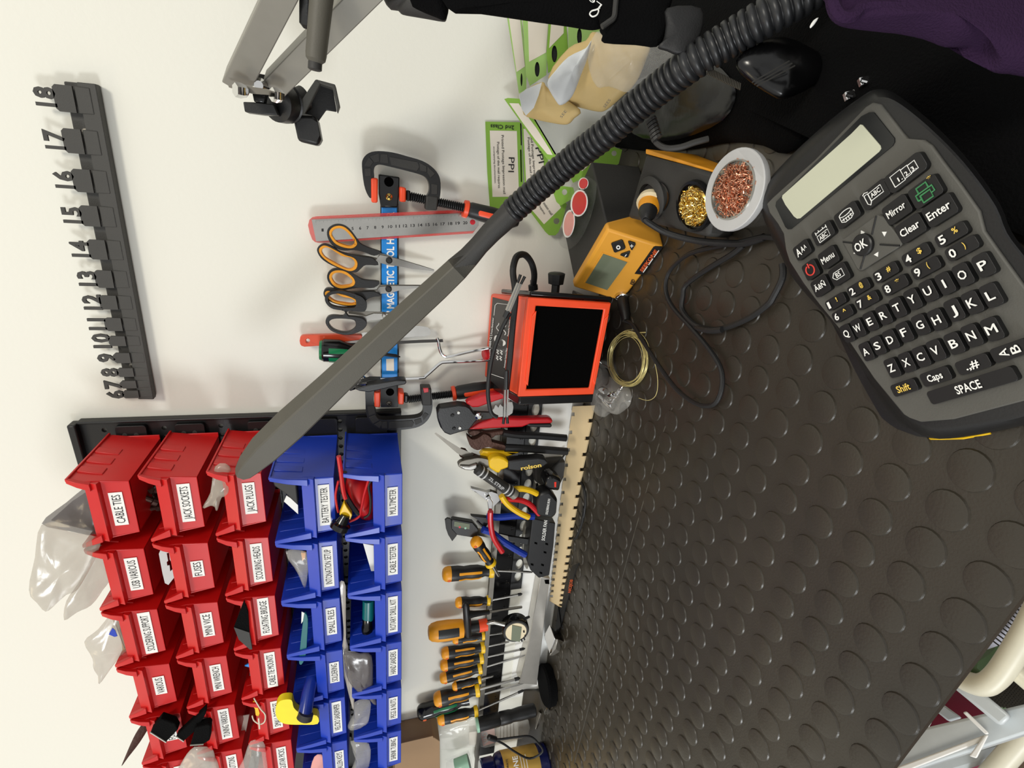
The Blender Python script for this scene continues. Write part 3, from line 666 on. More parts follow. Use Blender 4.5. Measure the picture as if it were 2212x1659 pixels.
MB().lathe(W(1006, 1302, 0.052), W(1012, 1376, 0.052), [(0, 0.003), (0.06, 0.0062), (0.5, 0.0072), (0.94, 0.0062), (1, 0.003)], 16).build('cross_handle', 'black_plastic', th)
MB().lathe(W(1010, 1328, 0.052), W(1056, 1322, 0.046), [(0, 0.008), (0.3, 0.006), (0.7, 0.0048), (1, 0.0045)], 14).build('stem', 'black_plastic', th)
MB().tube([W(1056, 1322, 0.046), W(1127, 1311, 0.036)], 0.0026, 6).build('shaft', 'steel', th)
driver('small black and amber screwdriver directly behind the fat orange one', (978, 1382), (1046, 1373), (1088, 1367), 0.0075, 0.026, ang=(0.0, 0.9), rshaft=0.0018)
driver('black and amber screwdriver, first of three equal long handles, nearest the fat orange one', (954, 1412), (1046, 1398), (1100, 1386), 0.0098, 0.026, ang=(-1.1, 0.2))
driver('black and amber screwdriver in the middle of three equal long handles', (952, 1438), (1043, 1421), (1133, 1401), 0.0098, 0.026, bit=True, ang=(-0.9, 0.45))
driver('black and amber screwdriver, last of three equal long handles, toward the green one', (951, 1466), (1040, 1443), (1134, 1415), 0.0098, 0.026, ang=(-0.9, 0.45))
driver('small black and amber screwdriver next to the big one beside the green handle', (977.5, 1484), (1038, 1468), (1066, 1460), 0.0072, 0.034, ang=(-0.1, 0.9))
driver('big black and amber screwdriver in front of the green handled one', (938, 1512), (1034, 1489), (1122, 1465), 0.0125, 0.040, bit=True, ang=(-0.8, 0.4), rshaft=0.003)
driver('big dark green and black screwdriver, largest handle in the rack', (903, 1541), (1012, 1508), (1133, 1474), 0.0140, 0.024, caps='black_gloss', body='black_gloss', inl='green_plastic', collar=None, rshaft=0.003)
driver('black and amber screwdriver beside the clear bag at the rack end', (946, 1555), (1031, 1536), (1131, 1491), 0.0105, 0.034, bit=True, ang=(-0.4, 0.8))
# ---- dial gauge
dg = thing('digital_indicator', 'round digital dial indicator with small screen hanging in front of the rack', 'gauge', W(1113, 1366, 0.06))
c0 = W(1114.5, 1364, 0.066); ndg = V((0.08, -0.98, 0.10)).normalized()
ref_ = V((0, 0, 1))
MB().lathe(c0 - ndg * 0.022, c0, [(0, 0.0235), (0.1, 0.026), (0.9, 0.026), (1, 0.0245)], 32).build('case', 'black_gloss', dg)
uu = V((1, 0, 0)); uu = (uu - ndg * uu.dot(ndg)).normalized(); fb = Frame(c0 + ndg * 0.0003, uu, ndg.cross(uu))
fdg = lambda x, y: fb.at(x, y)
if fb.n.dot(CAM - c0) < 0: fb.n = -fb.n
fdg = lambda x, y: fb.at(x, y, 0.0004)
bz = MB().lathe(c0, c0 + ndg * 0.0012, [(0, 0.0235), (1, 0.0228)], 32).build('bezel', 'dark_grey', dg)
MB().lathe(c0 + ndg * 0.0010, c0 + ndg * 0.0018, [(0, 0.0205), (1, 0.0200)], 32).build('face', 'cream', dg)
plate('screen', k3((1228, 235), (1322, 255), (1305, 400), (1218, 385)), lambda x, y: fb.at(x, y, 0.0028), fb.n, 0.0008, 'lcd', dg)
for a, b in ((1345, 300), (1358, 345), (1350, 375), (1325, 390)): plate('button', k3(*circ(a, b, 9, 10)), lambda x, y: fb.at(x, y, 0.0034), fb.n, 0.0016, 'black_gloss', dg)
MB().tube([W(1090, 1349, 0.062), W(1068, 1344, 0.058), W(1052, 1347, 0.054)], [0.0042, 0.0042, 0.0022], 12).build('stem', 'steel', dg)
MB().tube([W(1130, 1338, 0.058), W(1144, 1332, 0.056)], [0.003, 0.0022], 10).build('knob', 'black_plastic', dg)
# ---- torch
tc_ = thing('torch', 'slim black torch with green ring standing below the rack end', 'torch', W(1152, 1533, 0.05))
MB().lathe(W(1030, 1566, 0.055), W(1156, 1533, 0.05), [(0, 0.011), (0.02, 0.0138), (0.36, 0.0138), (0.38, 0.0126), (0.4, 0.0138), (0.55, 0.0135), (0.6, 0.0122), (0.72, 0.0135), (0.98, 0.0135), (1, 0.011)], 22).build('body', 'black_plastic', tc_)
MB().lathe(W(1028.5, 1566.5, 0.055), W(1034, 1565, 0.055), [(0, 0.0115), (0.1, 0.0142), (1, 0.0142)], 22).build('glow_ring', 'pale_green', tc_)
# ---- caliper
cl = thing('digital_caliper', 'black digital caliper with small screen hanging in the rack', 'caliper', W(1029, 1146, 0.03))
wplate('fixed_jaw', k2((322, 230), (350, 208), (385, 215), (405, 260), (408, 320), (460, 380), (455, 410), (405, 472), (360, 400), (335, 330)), 0.034, 0.004, 'dark_grey', cl, bevel=0.0006)
wplate('display_module', k2((398, 235), (420, 222), (640, 258), (700, 330), (690, 420), (640, 430), (455, 400), (400, 340)), 0.042, 0.011, 'black_plastic', cl, bevel=0.0015)
wplate('screen', k2((430, 245), (605, 275), (600, 335), (425, 300)), 0.0426, 0.0008, 'lcd', cl)
wplate('red_button', k2(*circ(490, 310, 12)), 0.0428, 0.001, 'seal_red', cl); wplate('green_button', k2(*circ(555, 322, 12)), 0.0428, 0.001, 'pale_green', cl)
wplate('beam', k2((640, 325), (700, 330), (1000, 400), (1275, 462), (1270, 508), (1000, 465), (640, 395)), 0.030, 0.0035, 'dull_steel', cl)
wplate('beam_end', k2((1040, 415), (1280, 450), (1275, 512), (1050, 470)), 0.0315, 0.005, 'black_plastic', cl)
# ---- pliers
def tubes(r, name, kk, pts, d, rad, m, n=4): return MB().tube(sm([W(*kk(a, b), (c[0] if c else d)) for a, b, *c in pts], n, False), rad, 10).build(name, m, r)
GP = 'pliers hanging on the tool rack'
cr_ = thing('wire_stripper', 'red handled automatic wire stripper with black head beside the fume extractor', 'wire stripper', W(*k1(600, 450), 0.06), GP)
wplate('handle', k1((557, 272), (600, 240), (740, 180), (1000, 140), (1150, 140), (1150, 175), (1000, 215), (860, 262), (700, 320), (640, 322)), 0.062, 0.014, 'red_grip', cr_, bevel=0.003)
wplate('handle', k1((588, 572), (700, 500), (830, 455), (872, 438), (1200, 446), (1500, 434), (1545, 450), (1552, 490), (1520, 505), (1290, 510), (1200, 545), (830, 560), (700, 572)), 0.056, 0.014, 'red_grip', cr_, bevel=0.003)
wplate('grip_underside', k1((1250, 520), (1290, 505), (1530, 500), (1545, 530), (1525, 550), (1300, 545)), 0.057, 0.013, 'black_plastic', cr_, bevel=0.002)
hd = wplate('head', k1((235, 370), (260, 325), (310, 316), (480, 290), (560, 298), (610, 325), (655, 385), (715, 440), (655, 500), (600, 572), (480, 605), (380, 636), (320, 610), (270, 545), (245, 480)), 0.068, 0.018, 'black_plastic', cr_, bevel=0.002)
for a, b in ((475, 375), (490, 550), (408, 405), (425, 555)):
    p = W(*k1(a, b), 0.068); MB().lathe(p, p + V((0, -0.0015, 0)), [(0, 0.003), (1, 0.0022)], 12).build('rivet', 'steel' if a in (475, 490) else 'black_gloss', hd)
wplate('jaw_frame', k1((640, 370), (860, 380), (860, 440), (700, 460)), 0.060, 0.006, 'dark_grey', cr_)
wplate('toothed_plate', sm(k1((840, 370), (880, 330), (900, 285), (930, 320), (950, 280), (980, 310), (1010, 270), (1090, 260), (1090, 380), (1000, 420), (880, 420)), 2), 0.055, 0.003, 'steel', cr_)
p = W(*k1(705, 410), 0.066); MB().lathe(p, p + V((0, -0.006, 0)), [(0, 0.006), (0.6, 0.006), (1, 0.003)], 14).build('pivot', 'chrome', cr_)
pn = thing('pincers', 'rusty brown carpenter pincers with black handles', 'pincers', W(*k1(760, 680), 0.05), GP)
wplate('jaw', k1((585, 620), (620, 580), (700, 575), (800, 600), (900, 590), (1010, 580), (1020, 625), (900, 640), (850, 680), (780, 660), (740, 600), (700, 630), (640, 650)), 0.046, 0.010, 'rust', pn, bevel=0.002, smc=2)
wplate('jaw', k1((578, 640), (630, 680), (690, 672), (740, 640), (780, 620), (850, 660), (860, 710), (1000, 745), (1030, 800), (920, 800), (820, 770), (740, 790), (690, 805), (620, 770), (585, 700)), 0.052, 0.012, 'rust', pn, bevel=0.003, smc=2)
tubes(pn, 'handle', k1, [(980, 605), (1150, 630), (1400, 640), (1700, 665)], 0.046, 0.0062, 'black_plastic')
tubes(pn, 'handle', k1, [(1000, 775), (1150, 780), (1400, 795), (1710, 818)], 0.048, 0.0068, 'rubber')
sc_ = thing('side_cutters', 'yellow and black side cutters with yellow lettering on the black grip', 'cutters', W(*k1(760, 930), 0.065), GP)
wplate('back_grip', k1((725, 860), (760, 812), (900, 818), (1170, 826), (1160, 835), (1040, 875), (850, 895), (735, 890)), 0.052, 0.012, 'yellow', sc_, bevel=0.003)
wplate('cutting_jaw', k1((470, 972), (500, 940), (560, 915), (620, 905), (700, 890), (790, 900), (840, 930), (825, 1000), (760, 1020), (700, 1018), (620, 1035), (540, 1025), (490, 1000)), 0.062, 0.010, 'dull_steel', sc_, bevel=0.0025, smc=2)
wplate('cutting_jaw', k1((490, 985), (600, 990), (690, 960), (700, 1015), (620, 1038), (540, 1028)), 0.066, 0.006, 'steel', sc_, bevel=0.002)
wplate('grip_guard', k1((822, 930), (870, 892), (940, 878), (1000, 895), (1052, 932), (1046, 1005), (960, 1035), (940, 1072), (905, 1062), (830, 1012)), 0.070, 0.016, 'yellow', sc_, bevel=0.003)
gp_ = wplate('grip', k1((1045, 930), (1200, 905), (1400, 886), (1460, 895), (1492, 930), (1488, 965), (1440, 1000), (1300, 1030), (1150, 1045), (1040, 1030)), 0.072, 0.016, 'black_plastic', sc_, bevel=0.004)
ptext('rolson', wf(0.0724), k1(1188, 1030), k1(1420, 990), 8.5, 'print_yellow', gp_, bold=0.03)
zl = thing('strip_tool', 'dark grey round stripping tool with silver bands leaning over the rack', 'stripping tool', W(*k1(900, 1170), 0.07), GP)
MB().lathe(W(*k1(680, 1010), 0.066), W(*k1(1090, 1290), 0.070), [(0, 0.0045), (0.02, 0.0088), (0.96, 0.0092), (1, 0.008)], 20).build('body', 'dark_grey', zl)
MB().lathe(W(*k1(1080, 1283), 0.070), W(*k1(1130, 1318), 0.070), [(0, 0.0088), (0.8, 0.0088), (1, 0.006)], 20).build('end_cap', 'arm_grey', zl)
for q in (0.10, 0.20, 0.80, 0.90):
    A_, B_ = W(*k1(680, 1010), 0.066), W(*k1(1090, 1290), 0.070); MB().lathe(A_ + (B_ - A_) * q, A_ + (B_ - A_) * (q + 0.03), [(0, 0.0094), (1, 0.0094)], 20).build('silver_band', 'silver_print', zl)
ptext('ZL STRIP', wf(0.0808), k1(815, 1135), k1(980, 1262), 7, 'silver_print', zl.children[0], bold=0.01)
ln = thing('long_nose_pliers', 'long thin steel nose pliers pointing away slanted behind the side cutters', 'pliers', W(*k1(500, 830), 0.05), GP)
MB().loft([[W(*k1(a + dx, b + dy), d) for dx, dy, d in ((-w_, w_, 0.052), (w_, -w_, 0.052), (w_, -w_, 0.044), (-w_, w_, 0.044))] for a, b, w_ in ((210, 608, 7), (330, 700, 14), (480, 810, 24), (620, 880, 34))]).build('jaw', 'dull_steel', ln)
wplate('joint', k1((480, 860), (510, 790), (560, 800), (610, 860), (640, 850), (720, 880), (700, 930), (560, 915), (500, 890)), 0.049, 0.008, 'rust', ln, bevel=0.002)
ny = thing('needle_nose_pliers', 'small bright needle nose pliers with yellow handles', 'pliers', W(*k1(850, 1340), 0.06), GP)
wplate('jaws', k1((610, 1245), (622, 1238), (800, 1285), (850, 1275), (920, 1300), (948, 1370), (930, 1392), (860, 1460), (840, 1400), (790, 1370), (700, 1300)), 0.060, 0.008, 'chrome', ny, bevel=0.002)
tubes(ny, 'handle', k1, [(965, 1320), (1010, 1390), (1080, 1455), (1180, 1520), (1275, 1565)], 0.064, 0.0052, 'yellow')
tubes(ny, 'handle', k1, [(1000, 1262), (1090, 1250), (1200, 1242), (1300, 1265), (1372, 1300)], 0.056, 0.0052, 'yellow')
rp = thing('long_nose_pliers', 'pliers with red bent handles crossing the blue ones', 'pliers', W(*k1(860, 1420), 0.07), GP)
tubes(rp, 'handle', k1, [(960, 1375), (1050, 1362), (1180, 1372), (1290, 1420), (1395, 1530)], 0.060, 0.0048, 'red_grip')
tubes(rp, 'handle', k2, [(840, 130), (838, 210), (848, 320), (880, 440), (975, 590)], 0.072, 0.0048, 'red_grip')
wplate('joint', k2((800, 0), (840, -20), (870, 30), (862, 100), (860, 140), (825, 140), (815, 70)), 0.070, 0.008, 'chrome', rp, bevel=0.001)
bp_ = thing('side_cutters', 'small black jawed cutters with long blue handles', 'cutters', W(*k2(740, 240), 0.05), GP)
wplate('jaws', k2((615, 182), (700, 190), (790, 200), (830, 210), (810, 280), (780, 322), (740, 290), (690, 225)), 0.056, 0.008, 'black_plastic', bp_, bevel=0.001)
MB().tube(sm([W(*k2(a, b), 0.056) for a, b in ((690, 240), (740, 290), (800, 345))], 3, False), 0.002, 8).build('lower_jaw', 'black_plastic', bp_)
tubes(bp_, 'handle', k2, [(805, 185), (950, 195), (1130, 180), (1335, 188)], 0.058, 0.0060, 'blue_grip')
tubes(bp_, 'handle', k2, [(750, 335), (850, 370), (960, 455), (1100, 545), (1235, 622)], 0.062, 0.0062, 'blue_grip')
# ================================================================ things along the foot of the wall
k7b = K(1120, 940, 0.1808)
pw = thing('power_strip', 'black wall mounted socket strip with SOLDER FAN label behind the notched board', 'power strip', W(1165, 1180, 0.02))
MB().prism([W(x, y, 0.040) for x, y in ((1150, 1120), (1200, 1130), (1196, 1180), (1187, 1243), (1164, 1249), (1146, 1232), (1139, 1212))], (0, 0.034, 0)).build('body', 'black_plastic', pw, bevel=0.004)
for a, b in ((210, 1290), (340, 1300), (320, 1400), (165, 1545), (290, 1550), (270, 1645)): wplate('socket_slot', k7b((a - 18, b - 12), (a + 14, b - 4), (a + 14, b + 18), (a - 18, b + 8)), 0.0406, 0.001, 'filter_foam', pw)
sw_ = wplate('label_card', k7b((270, 1262), (345, 1262), (372, 1010), (310, 1010)), 0.0402, 0.0005, 'print_black', pw)
ptext('SOLDER FAN', wf(0.0406), k7b(312, 1260), k7b(345, 1020), 7, 'print_white', sw_, bold=0.02)
pg = thing('plug', 'black power plug labelled soldering iron in the socket strip', 'plug', W(1185, 1090, 0.05), 'plugs in the socket strip')
wplate('plug_body', k7b((215, 800), (270, 690), (380, 665), (470, 760), (450, 960), (390, 1010), (215, 960)), 0.066, 0.026, 'black_plastic', pg, bevel=0.006)
ptext('SOLDERING IRON', wf(0.0664), k7b(348, 948), k7b(380, 762), 5, 'print_white', pg.children[0], bold=0.02)
pg = thing('plug', 'black power adaptor with small red switch light above the soldering iron plug', 'plug', W(1200, 1045, 0.05), 'plugs in the socket strip')
wplate('plug_body', k7b((350, 500), (420, 480), (520, 530), (490, 680), (360, 660), (310, 610)), 0.062, 0.030, 'black_gloss', pg, bevel=0.005)
wplate('switch', k7b((428, 562), (452, 560), (450, 622), (430, 622)), 0.0626, 0.0012, 'switch_red', pg)
MB().tube(sm([W(*k7b(a, b), c) for a, b, c in ((330, 600, 0.04), (340, 500, 0.03), (400, 400, 0.025), (480, 320, 0.02), (560, 220, 0.015))], 4, False), 0.0016, 8).build('cable', 'rubber', pg)
bk = thing('power_adaptor', 'squat black adaptor box on the wall beside the cutters', 'adaptor', W(1190, 1010, 0.02))
wplate('case', k7b((185, 330), (560, 300), (540, 520), (500, 600), (300, 620), (200, 560)), 0.020, 0.018, 'dark_grey', bk, bevel=0.006)
ol = thing('small_monitor', 'grey rounded speaker panel behind the cutters at the foot of the wall', 'speaker', W(1150, 1140, 0.01))
wplate('panel', sm(k7b((60, 1180), (130, 1000), (170, 760), (200, 600), (290, 700), (250, 900), (215, 1100), (150, 1400), (110, 1600), (60, 1500)), 3), 0.012, 0.010, 'arm_grey', ol, bevel=0.002)
for a, b in ((110, 1110), (225, 620)): wplate('driver_ring', k7b(*circ(a, b, 16, 16, 50)), 0.0125, 0.001, 'black_gloss', ol)
# ---- notched board
nb = MB()
yR = [909, 947, 982, 1014.6, 1045, 1072.5, 1097, 1121, 1143, 1163.5, 1183.5, 1202.5, 1217.6, 1233.8, 1248, 1261, 1274.6, 1286, 1297, 1307]
yL = [895, 934, 972, 1005, 1035.5, 1064, 1089, 1113, 1135, 1156, 1175, 1193, 1209, 1224, 1238.5, 1252, 1265, 1277, 1288]
qR = [W(1283, 876, 0.045), W(1214, 1311, 0.045)]; qR[0].z = qR[1].z = BZ + 0.003
pR0 = B(1283, 876, 0.0035); pR1 = B(1213, 1312, 0.0035)
def nbp(x, y, s):  # s: 0 = wall side edge (leaning up), 1 = bench side edge
    return B(x, y, 0.0035 if s else 0.0215)
def edge(y, side):
    if side: return 1283 + (1213 - 1283) * (y - 876) / 436.0 - 3.0 * math.sin(PI * (y - 876) / 436.0)
    return 1237 + (1187 - 1237) * (y - 878) / 420.0 - 2.0 * math.sin(PI * (y - 878) / 420.0)
Pl_ = Frame(nbp(1283, 876, 1), nbp(1213, 1312, 1) - nbp(1283, 876, 1), nbp(1237, 878, 0) - nbp(1283, 876, 1))
if Pl_.n.dot(CAM - Pl_.o) < 0: Pl_.n = -Pl_.n
pts = [(edge(876, 1), 876)]
for y in yR:
    e = edge(y, 1); hw = 4.0 - (y - 900) / 420 * 1.4; pts += [(e, y - hw), (e - 7.5, y - hw), (e - 7.5, y + hw), (e, y + hw)]
pts += [(edge(1312, 1), 1312), (edge(1298, 0), 1298)]
for y in reversed(yL):
    e = edge(y, 0); hw = 4.0 - (y - 900) / 420 * 1.4; pts += [(e, y + hw), (e + 6.5, y + hw), (e + 6.5, y - hw), (e, y - hw)]
pts += [(edge(878, 0), 878)]
o = plate('notched_straightedge', pts, Pl_.at, Pl_.n, 0.003, 'beige_board', smooth=False); tag(o, 'long beige notched board leaning on the wall foot behind the mat', 'straightedge')
# ---- aluminium box level and chromed bits
al = thing('aluminium_beam', 'bright aluminium box beam lying along the wall under the drivers', 'beam', W(1160, 1350, 0.03))
wplate('beam', [(1168, 1246), (1188, 1249), (1181, 1300), (1160, 1480), (1122, 1476), (1140, 1400), (1153, 1330)], 0.030, 0.026, 'aluminium', al, bevel=0.001)
wplate('end_hole', [(1176, 1253), (1186, 1252), (1187, 1262), (1178, 1261)], 0.0304, 0.001, 'filter_foam', al)
bx = thing('metal_block', 'silver machined block standing on the mat below the beam', 'block', B(1200, 1400, 0.0))
MB().hexa([B(*k3(a, b), h) for a, b, h in ((1690, 480, 0), (1745, 395, 0), (1640, 300, 0), (1560, 420, 0))] + [B(*k3(a, b), h) for a, b, h in ((1600, 520, 0.028), (1655, 370, 0.028), (1600, 225, 0.028), (1545, 330, 0.028))]).build('block', 'chrome', bx, bevel=0.0015)
MB().hexa([B(*k3(a, b), h) for a, b, h in ((1640, 535, 0), (1700, 500, 0), (1720, 400, 0), (1660, 400, 0))] + [B(*k3(a, b), h) for a, b, h in ((1600, 540, 0.022), (1660, 470, 0.022), (1680, 370, 0.022), (1630, 380, 0.022))]).build('end_plate', 'aluminium', bx, bevel=0.001)
cb = thing('chrome_bracket', 'chrome angled bracket beside the round black pad', 'bracket', B(1180, 1530, 0.0))
MB().hexa([B(*k3(a, b), h) for a, b, h in ((1560, 1140, 0), (1600, 1100, 0), (1500, 850, 0), (1475, 900, 0))] + [B(*k3(a, b), h) for a, b, h in ((1545, 1110, 0.014), (1585, 1040, 0.014), (1500, 790, 0.014), (1470, 860, 0.014))]).build('arm', 'chrome', cb, bevel=0.001)
MB().hexa([B(*k3(a, b), h) for a, b, h in ((1450, 1260, 0), (1500, 1280, 0), (1530, 1110, 0), (1500, 1090, 0))] + [B(*k3(a, b), h) for a, b, h in ((1435, 1250, 0.012), (1460, 1270, 0.012), (1510, 1110, 0.012), (1490, 1090, 0.012))]).build('foot', 'aluminium', cb, bevel=0.001)
pd = MB(); c_ = B(1192, 1478, 0.0); 
pd.lathe(c_ + V((0, 0, 0.001)), c_ + V((0, 0, 0.020)), [(0, 0.040), (0.8, 0.042), (1, 0.038)], 30)
o = pd.build('foam_pad', 'fabric_black'); tag(o, 'round black foam pad on the mat next to the chrome bracket', 'pad')
cm_ = thing('comb_rule', 'dark toothed rule with orange lettering lying on the mat', 'rule', B(1225, 1290, 0.0))
ptsR = [B(1250, 1216, 0.0035), B(1243, 1232, 0.0035), B(1207, 1364, 0.0035), B(1200, 1359, 0.0035), B(1207, 1300, 0.0035), B(1236, 1222, 0.0035)]
MB().prism(ptsR, (0, 0, -0.0025)).build('rule', 'black_plastic', cm_)
tt = MB()
for i in range(22):
    a = B(1210 + i * 0.35 - 4, 1300 + i * 2.6, 0.0036); tt.box(a, V((0.002, 0, 0)), V((0, 0.004, 0)), V((0, 0, 0.0004)))
tt.build('teeth', 'rubber', cm_)
ptext('NICEJOB', bf(0.0039), (1233, 1281), (1238, 1252), 6, 'print_orange', cm_, nrm=V((0, 0, 1)), bold=0.03)
bc = MB().tube(sm([B(*k1(a, b), 0.004) for a, b in ((1870, 1170), (1905, 1250), (1920, 1400), (1900, 1560))] + [B(*k2(a, b), 0.004) for a, b in ((1905, 80), (1885, 250), (1830, 400), (1790, 450))], 4, False), 0.0022, 8).build('black_cable', 'rubber'); tag(bc, 'black cable curling out from under the notched board', 'cable')
# ================================================================ left end: bags, bottle, box
bt_ = thing('bottle', 'dark blue bottle with gold wrap label at the wall foot', 'bottle', B(1168, 1672, 0.0))
bb = V((W(1160, 1652, 0.075).x, -0.075, 0))
tb_ = None
zz = 0.135
A0 = V((bb.x, bb.y, BZ)); A1 = V((bb.x, bb.y, BZ + zz))
rB = 0.040
MB().lathe(A0, A1, [(0.0, rB * 0.92), (0.03, rB), (0.78, rB), (0.84, rB * 0.93), (0.88, rB * 0.75), (0.9, rB * 0.72)], 32).build('body', 'bottle_blue', bt_)
MB().lathe(A0, A1, [(0.17, rB * 1.005), (0.175, rB * 1.012), (0.755, rB * 1.012), (0.76, rB * 1.005)], 32).build('label_wrap', 'gold_label', bt_)
MB().lathe(A0, A1, [(0.88, rB * 0.8), (0.9, rB * 0.86), (1.08, rB * 0.84), (1.1, rB * 0.75)], 32).build('cap', 'bottle_blue', bt_)
cv = (V((CAM.x, CAM.y, 0)) - V((A0.x, A0.y, 0))).normalized(); sd = V((0, 0, 1)).cross(cv) 
for s_, zc, hh, mm, wd in (('ONE', 0.072, 0.011, 'print_white', 0.030), ('HYDRATE', 0.094, 0.004, 'print_black', 0.026)):
    O = A0 + cv * (rB * 1.03) - sd * (wd / 2 - 0.008) + V((0, 0, zc)); text3(s_, O, sd * wd, V((0, 0, hh)), cv, mm, bt_, bold=0.02)
for i in range(3): MB().lathe(A0 + V((0, 0, 0.064 - i * 0.006)), A0 + V((0, 0, 0.066 - i * 0.006)), [(0, rB * 1.016), (1, rB * 1.016)], 32, ref=cv, a0=-0.3, a1=0.6).build('label_stripe', 'tag_white', bt_)
gj = thing('dropper_bottle', 'clear tub with pale green contents behind the blue bottle', 'tub', W(1000, 1650, 0.06))
MB().lathe(W(1018, 1648, 0.045), W(968, 1668, 0.045), [(0, 0.022), (0.7, 0.022), (1, 0.018)], 24).build('tub', 'clear_plastic', gj)
MB().lathe(W(1014, 1649, 0.045), W(985, 1661, 0.045), [(0, 0.019), (1, 0.019)], 20).build('contents', 'pale_green', gj)
MB().hexa([W(960, 1640, 0.02), W(1012, 1620, 0.02), W(1016, 1632, 0.02), W(975, 1648, 0.02), W(960, 1640, 0.028), W(1012, 1620, 0.028), W(1016, 1632, 0.028), W(975, 1648, 0.028)]).build('lid_flap', 'clear_plastic', gj)
cbx = thing('cardboard_box', 'plain brown cardboard box on the wall past the tool rack end', 'box', W(900, 1640, 0.0))
q = [W(856, 1610, 0.05), W(936, 1592, 0.05), W(950, 1601, 0.05), W(951, 1720, 0.05), W(848, 1740, 0.05)]
MB().prism(q, (0, 0.049, 0)).build('box', 'cardboard', cbx, bevel=0.001)
wplate('flap', [(858, 1608), (935, 1590), (937, 1596), (860, 1614)], 0.052, 0.002, 'cardboard', cbx)
shf = MB().prism([W(851, 1606, 0.06), W(1012, 1606, 0.06), W(1018, 1760, 0.06), W(851, 1760, 0.06)], (0, 0.002, 0))
# small plastic bag with printed card
def pouch(name, label, pts, d, m, up=0.006, amp=0.003, cat='plastic bag', n=3, th=0.001, group=None, nrm=WN, fn=None):
    t = thing(name, label, cat, (fn or wf(d))(*pts[0]), group)
    MB().cushion([(fn or wf(d))(*p) for p in [tuple(q) for q in sm(pts, n)]], nrm, up, th, amp, nf=70).build('bag_film', m, t, angle=60)
    return t
p1_ = pouch('plastic_bag', 'crinkled clear bag hanging under the last screwdriver', k3((445, 1310), (600, 1250), (780, 1180), (860, 1130), (885, 1230), (890, 1420), (700, 1450), (440, 1460)), 0.020, 'clear_film', 0.008, 0.004)
wplate('printed_card', k3((800, 1300), (885, 1290), (890, 1420), (800, 1430)), 0.012, 0.0005, 'tag_white', p1_)
p2_ = pouch('plastic_bag', 'clear printed bag with pink and white label behind the torch', k3((890, 1250), (1100, 1190), (1350, 1130), (1390, 1320), (1150, 1400), (950, 1450), (890, 1400)), 0.016, 'clear_film', 0.006, 0.003)
wplate('pink_label', k3((895, 1265), (1050, 1230), (1060, 1400), (940, 1440)), 0.011, 0.0005, 'pink_paper', p2_)
ptext('VAD', wf(0.0114), k3(1000, 1400), k3(975, 1290), 11, 'silver_print', p2_.children[-1], bold=0.03)
wplate('white_label', k3((1100, 1230), (1280, 1190), (1290, 1340), (1090, 1380)), 0.011, 0.0005, 'tissue', p2_)
for i in range(5): MB().prism([W(*k3(1110 + 32 * i, 1235 - 6 * i), 0.0116), W(*k3(1116 + 32 * i, 1235 - 6 * i), 0.0116), W(*k3(1112 + 34 * i, 1370 - 6 * i), 0.0116), W(*k3(1106 + 34 * i, 1370 - 6 * i), 0.0116)], (0, 0.0002, 0)).build('print_line', 'dark_grey', p2_.children[-1])
lw = thing('wrist_strap', 'black cord loop with toggle lying against the blue bottle', 'strap', W(1068, 1592, 0.1))
MB().tube(sm([W(*k3(a, b), 0.10) for a, b in ((1000, 1340), (1080, 1370), (1250, 1350), (1400, 1340), (1480, 1400), (1530, 1490), (1400, 1560), (1250, 1490), (1150, 1420), (1060, 1375))], 4, False), 0.0022, 8).build('cord', 'rubber', lw)
MB().lathe(W(*k3(985, 1345), 0.10), W(*k3(1070, 1372), 0.10), [(0, 0.003), (0.1, 0.0055), (0.9, 0.0055), (1, 0.003)], 12).build('toggle', 'black_plastic', lw)
# ================================================================ fume extractor
k4 = K(1020, 520, 0.22901)
fx = thing('fume_extractor', 'orange and black benchtop solder fume extractor with square foam filter', 'fume extractor', (0.40, -0.08, BZ))
FD = 0.150
ftl, ftr, fbr, fbl = W(1117, 855, FD), W(1139, 641, FD), W(1318, 653, FD), W(1280, 850, FD)
rtl, rtr = W(1044, 822, 0.008), W(1061, 625, 0.008)
dv = V((rtl.x - ftl.x + rtr.x - ftr.x, 0, 0)) / 2 + V((0, FD - 0.008, 0)); dv.z = ((rtl.z - ftl.z) + (rtr.z - ftr.z)) / 2
def fq(a, b, o=0.0):  # a: 0 left .. 1 right, b: 0 bottom .. 1 top on the front face
    p = (fbl * (1 - a) + fbr * a) * (1 - b) + (ftl * (1 - a) + ftr * a) * b
    return p + V((0, -o, 0))
MB().hexa([fq(0, 0), fq(1, 0), fq(1, 0) + dv, fq(0, 0) + dv, fq(0, 1), fq(1, 1), fq(1, 1) + dv, fq(0, 1) + dv]).build('case', 'orange', fx, bevel=0.004)
# black shell round the sides with front frame of orange
fr_o = [(0, 0), (1, 0), (1, 1), (0, 1)]; fr_i = [(0.075, 0.075), (0.925, 0.075), (0.925, 0.90), (0.075, 0.90)]
MB().prism([fq(a, b, 0.004) for a, b in fr_o], (0, 0.006, 0), [[fq(a, b, 0.004) for a, b in reversed(fr_i)]]).build('front_frame', 'orange', fx, bevel=0.0015)
for q_ in (0.0, 0.88):
    MB().prism([fq(a, b, 0.0062) for a, b in ((0.12, 0.012 + q_), (0.88, 0.012 + q_), (0.83, 0.055 + q_), (0.17, 0.055 + q_))], (0, 0.003, 0)).build('latch_ridge', 'orange', fx, bevel=0.0006)
MB().prism([fq(a, b, 0.001) for a, b in ((0.07, 0.07), (0.93, 0.07), (0.93, 0.905), (0.07, 0.905))], (0, 0.002, 0)).build('foam_filter', 'filter_foam', fx)
up_ = V((0, 0, 1))
Ft = Frame(ftl, ftr - ftl, dv)
if Ft.n.z < 0: Ft.n = -Ft.n
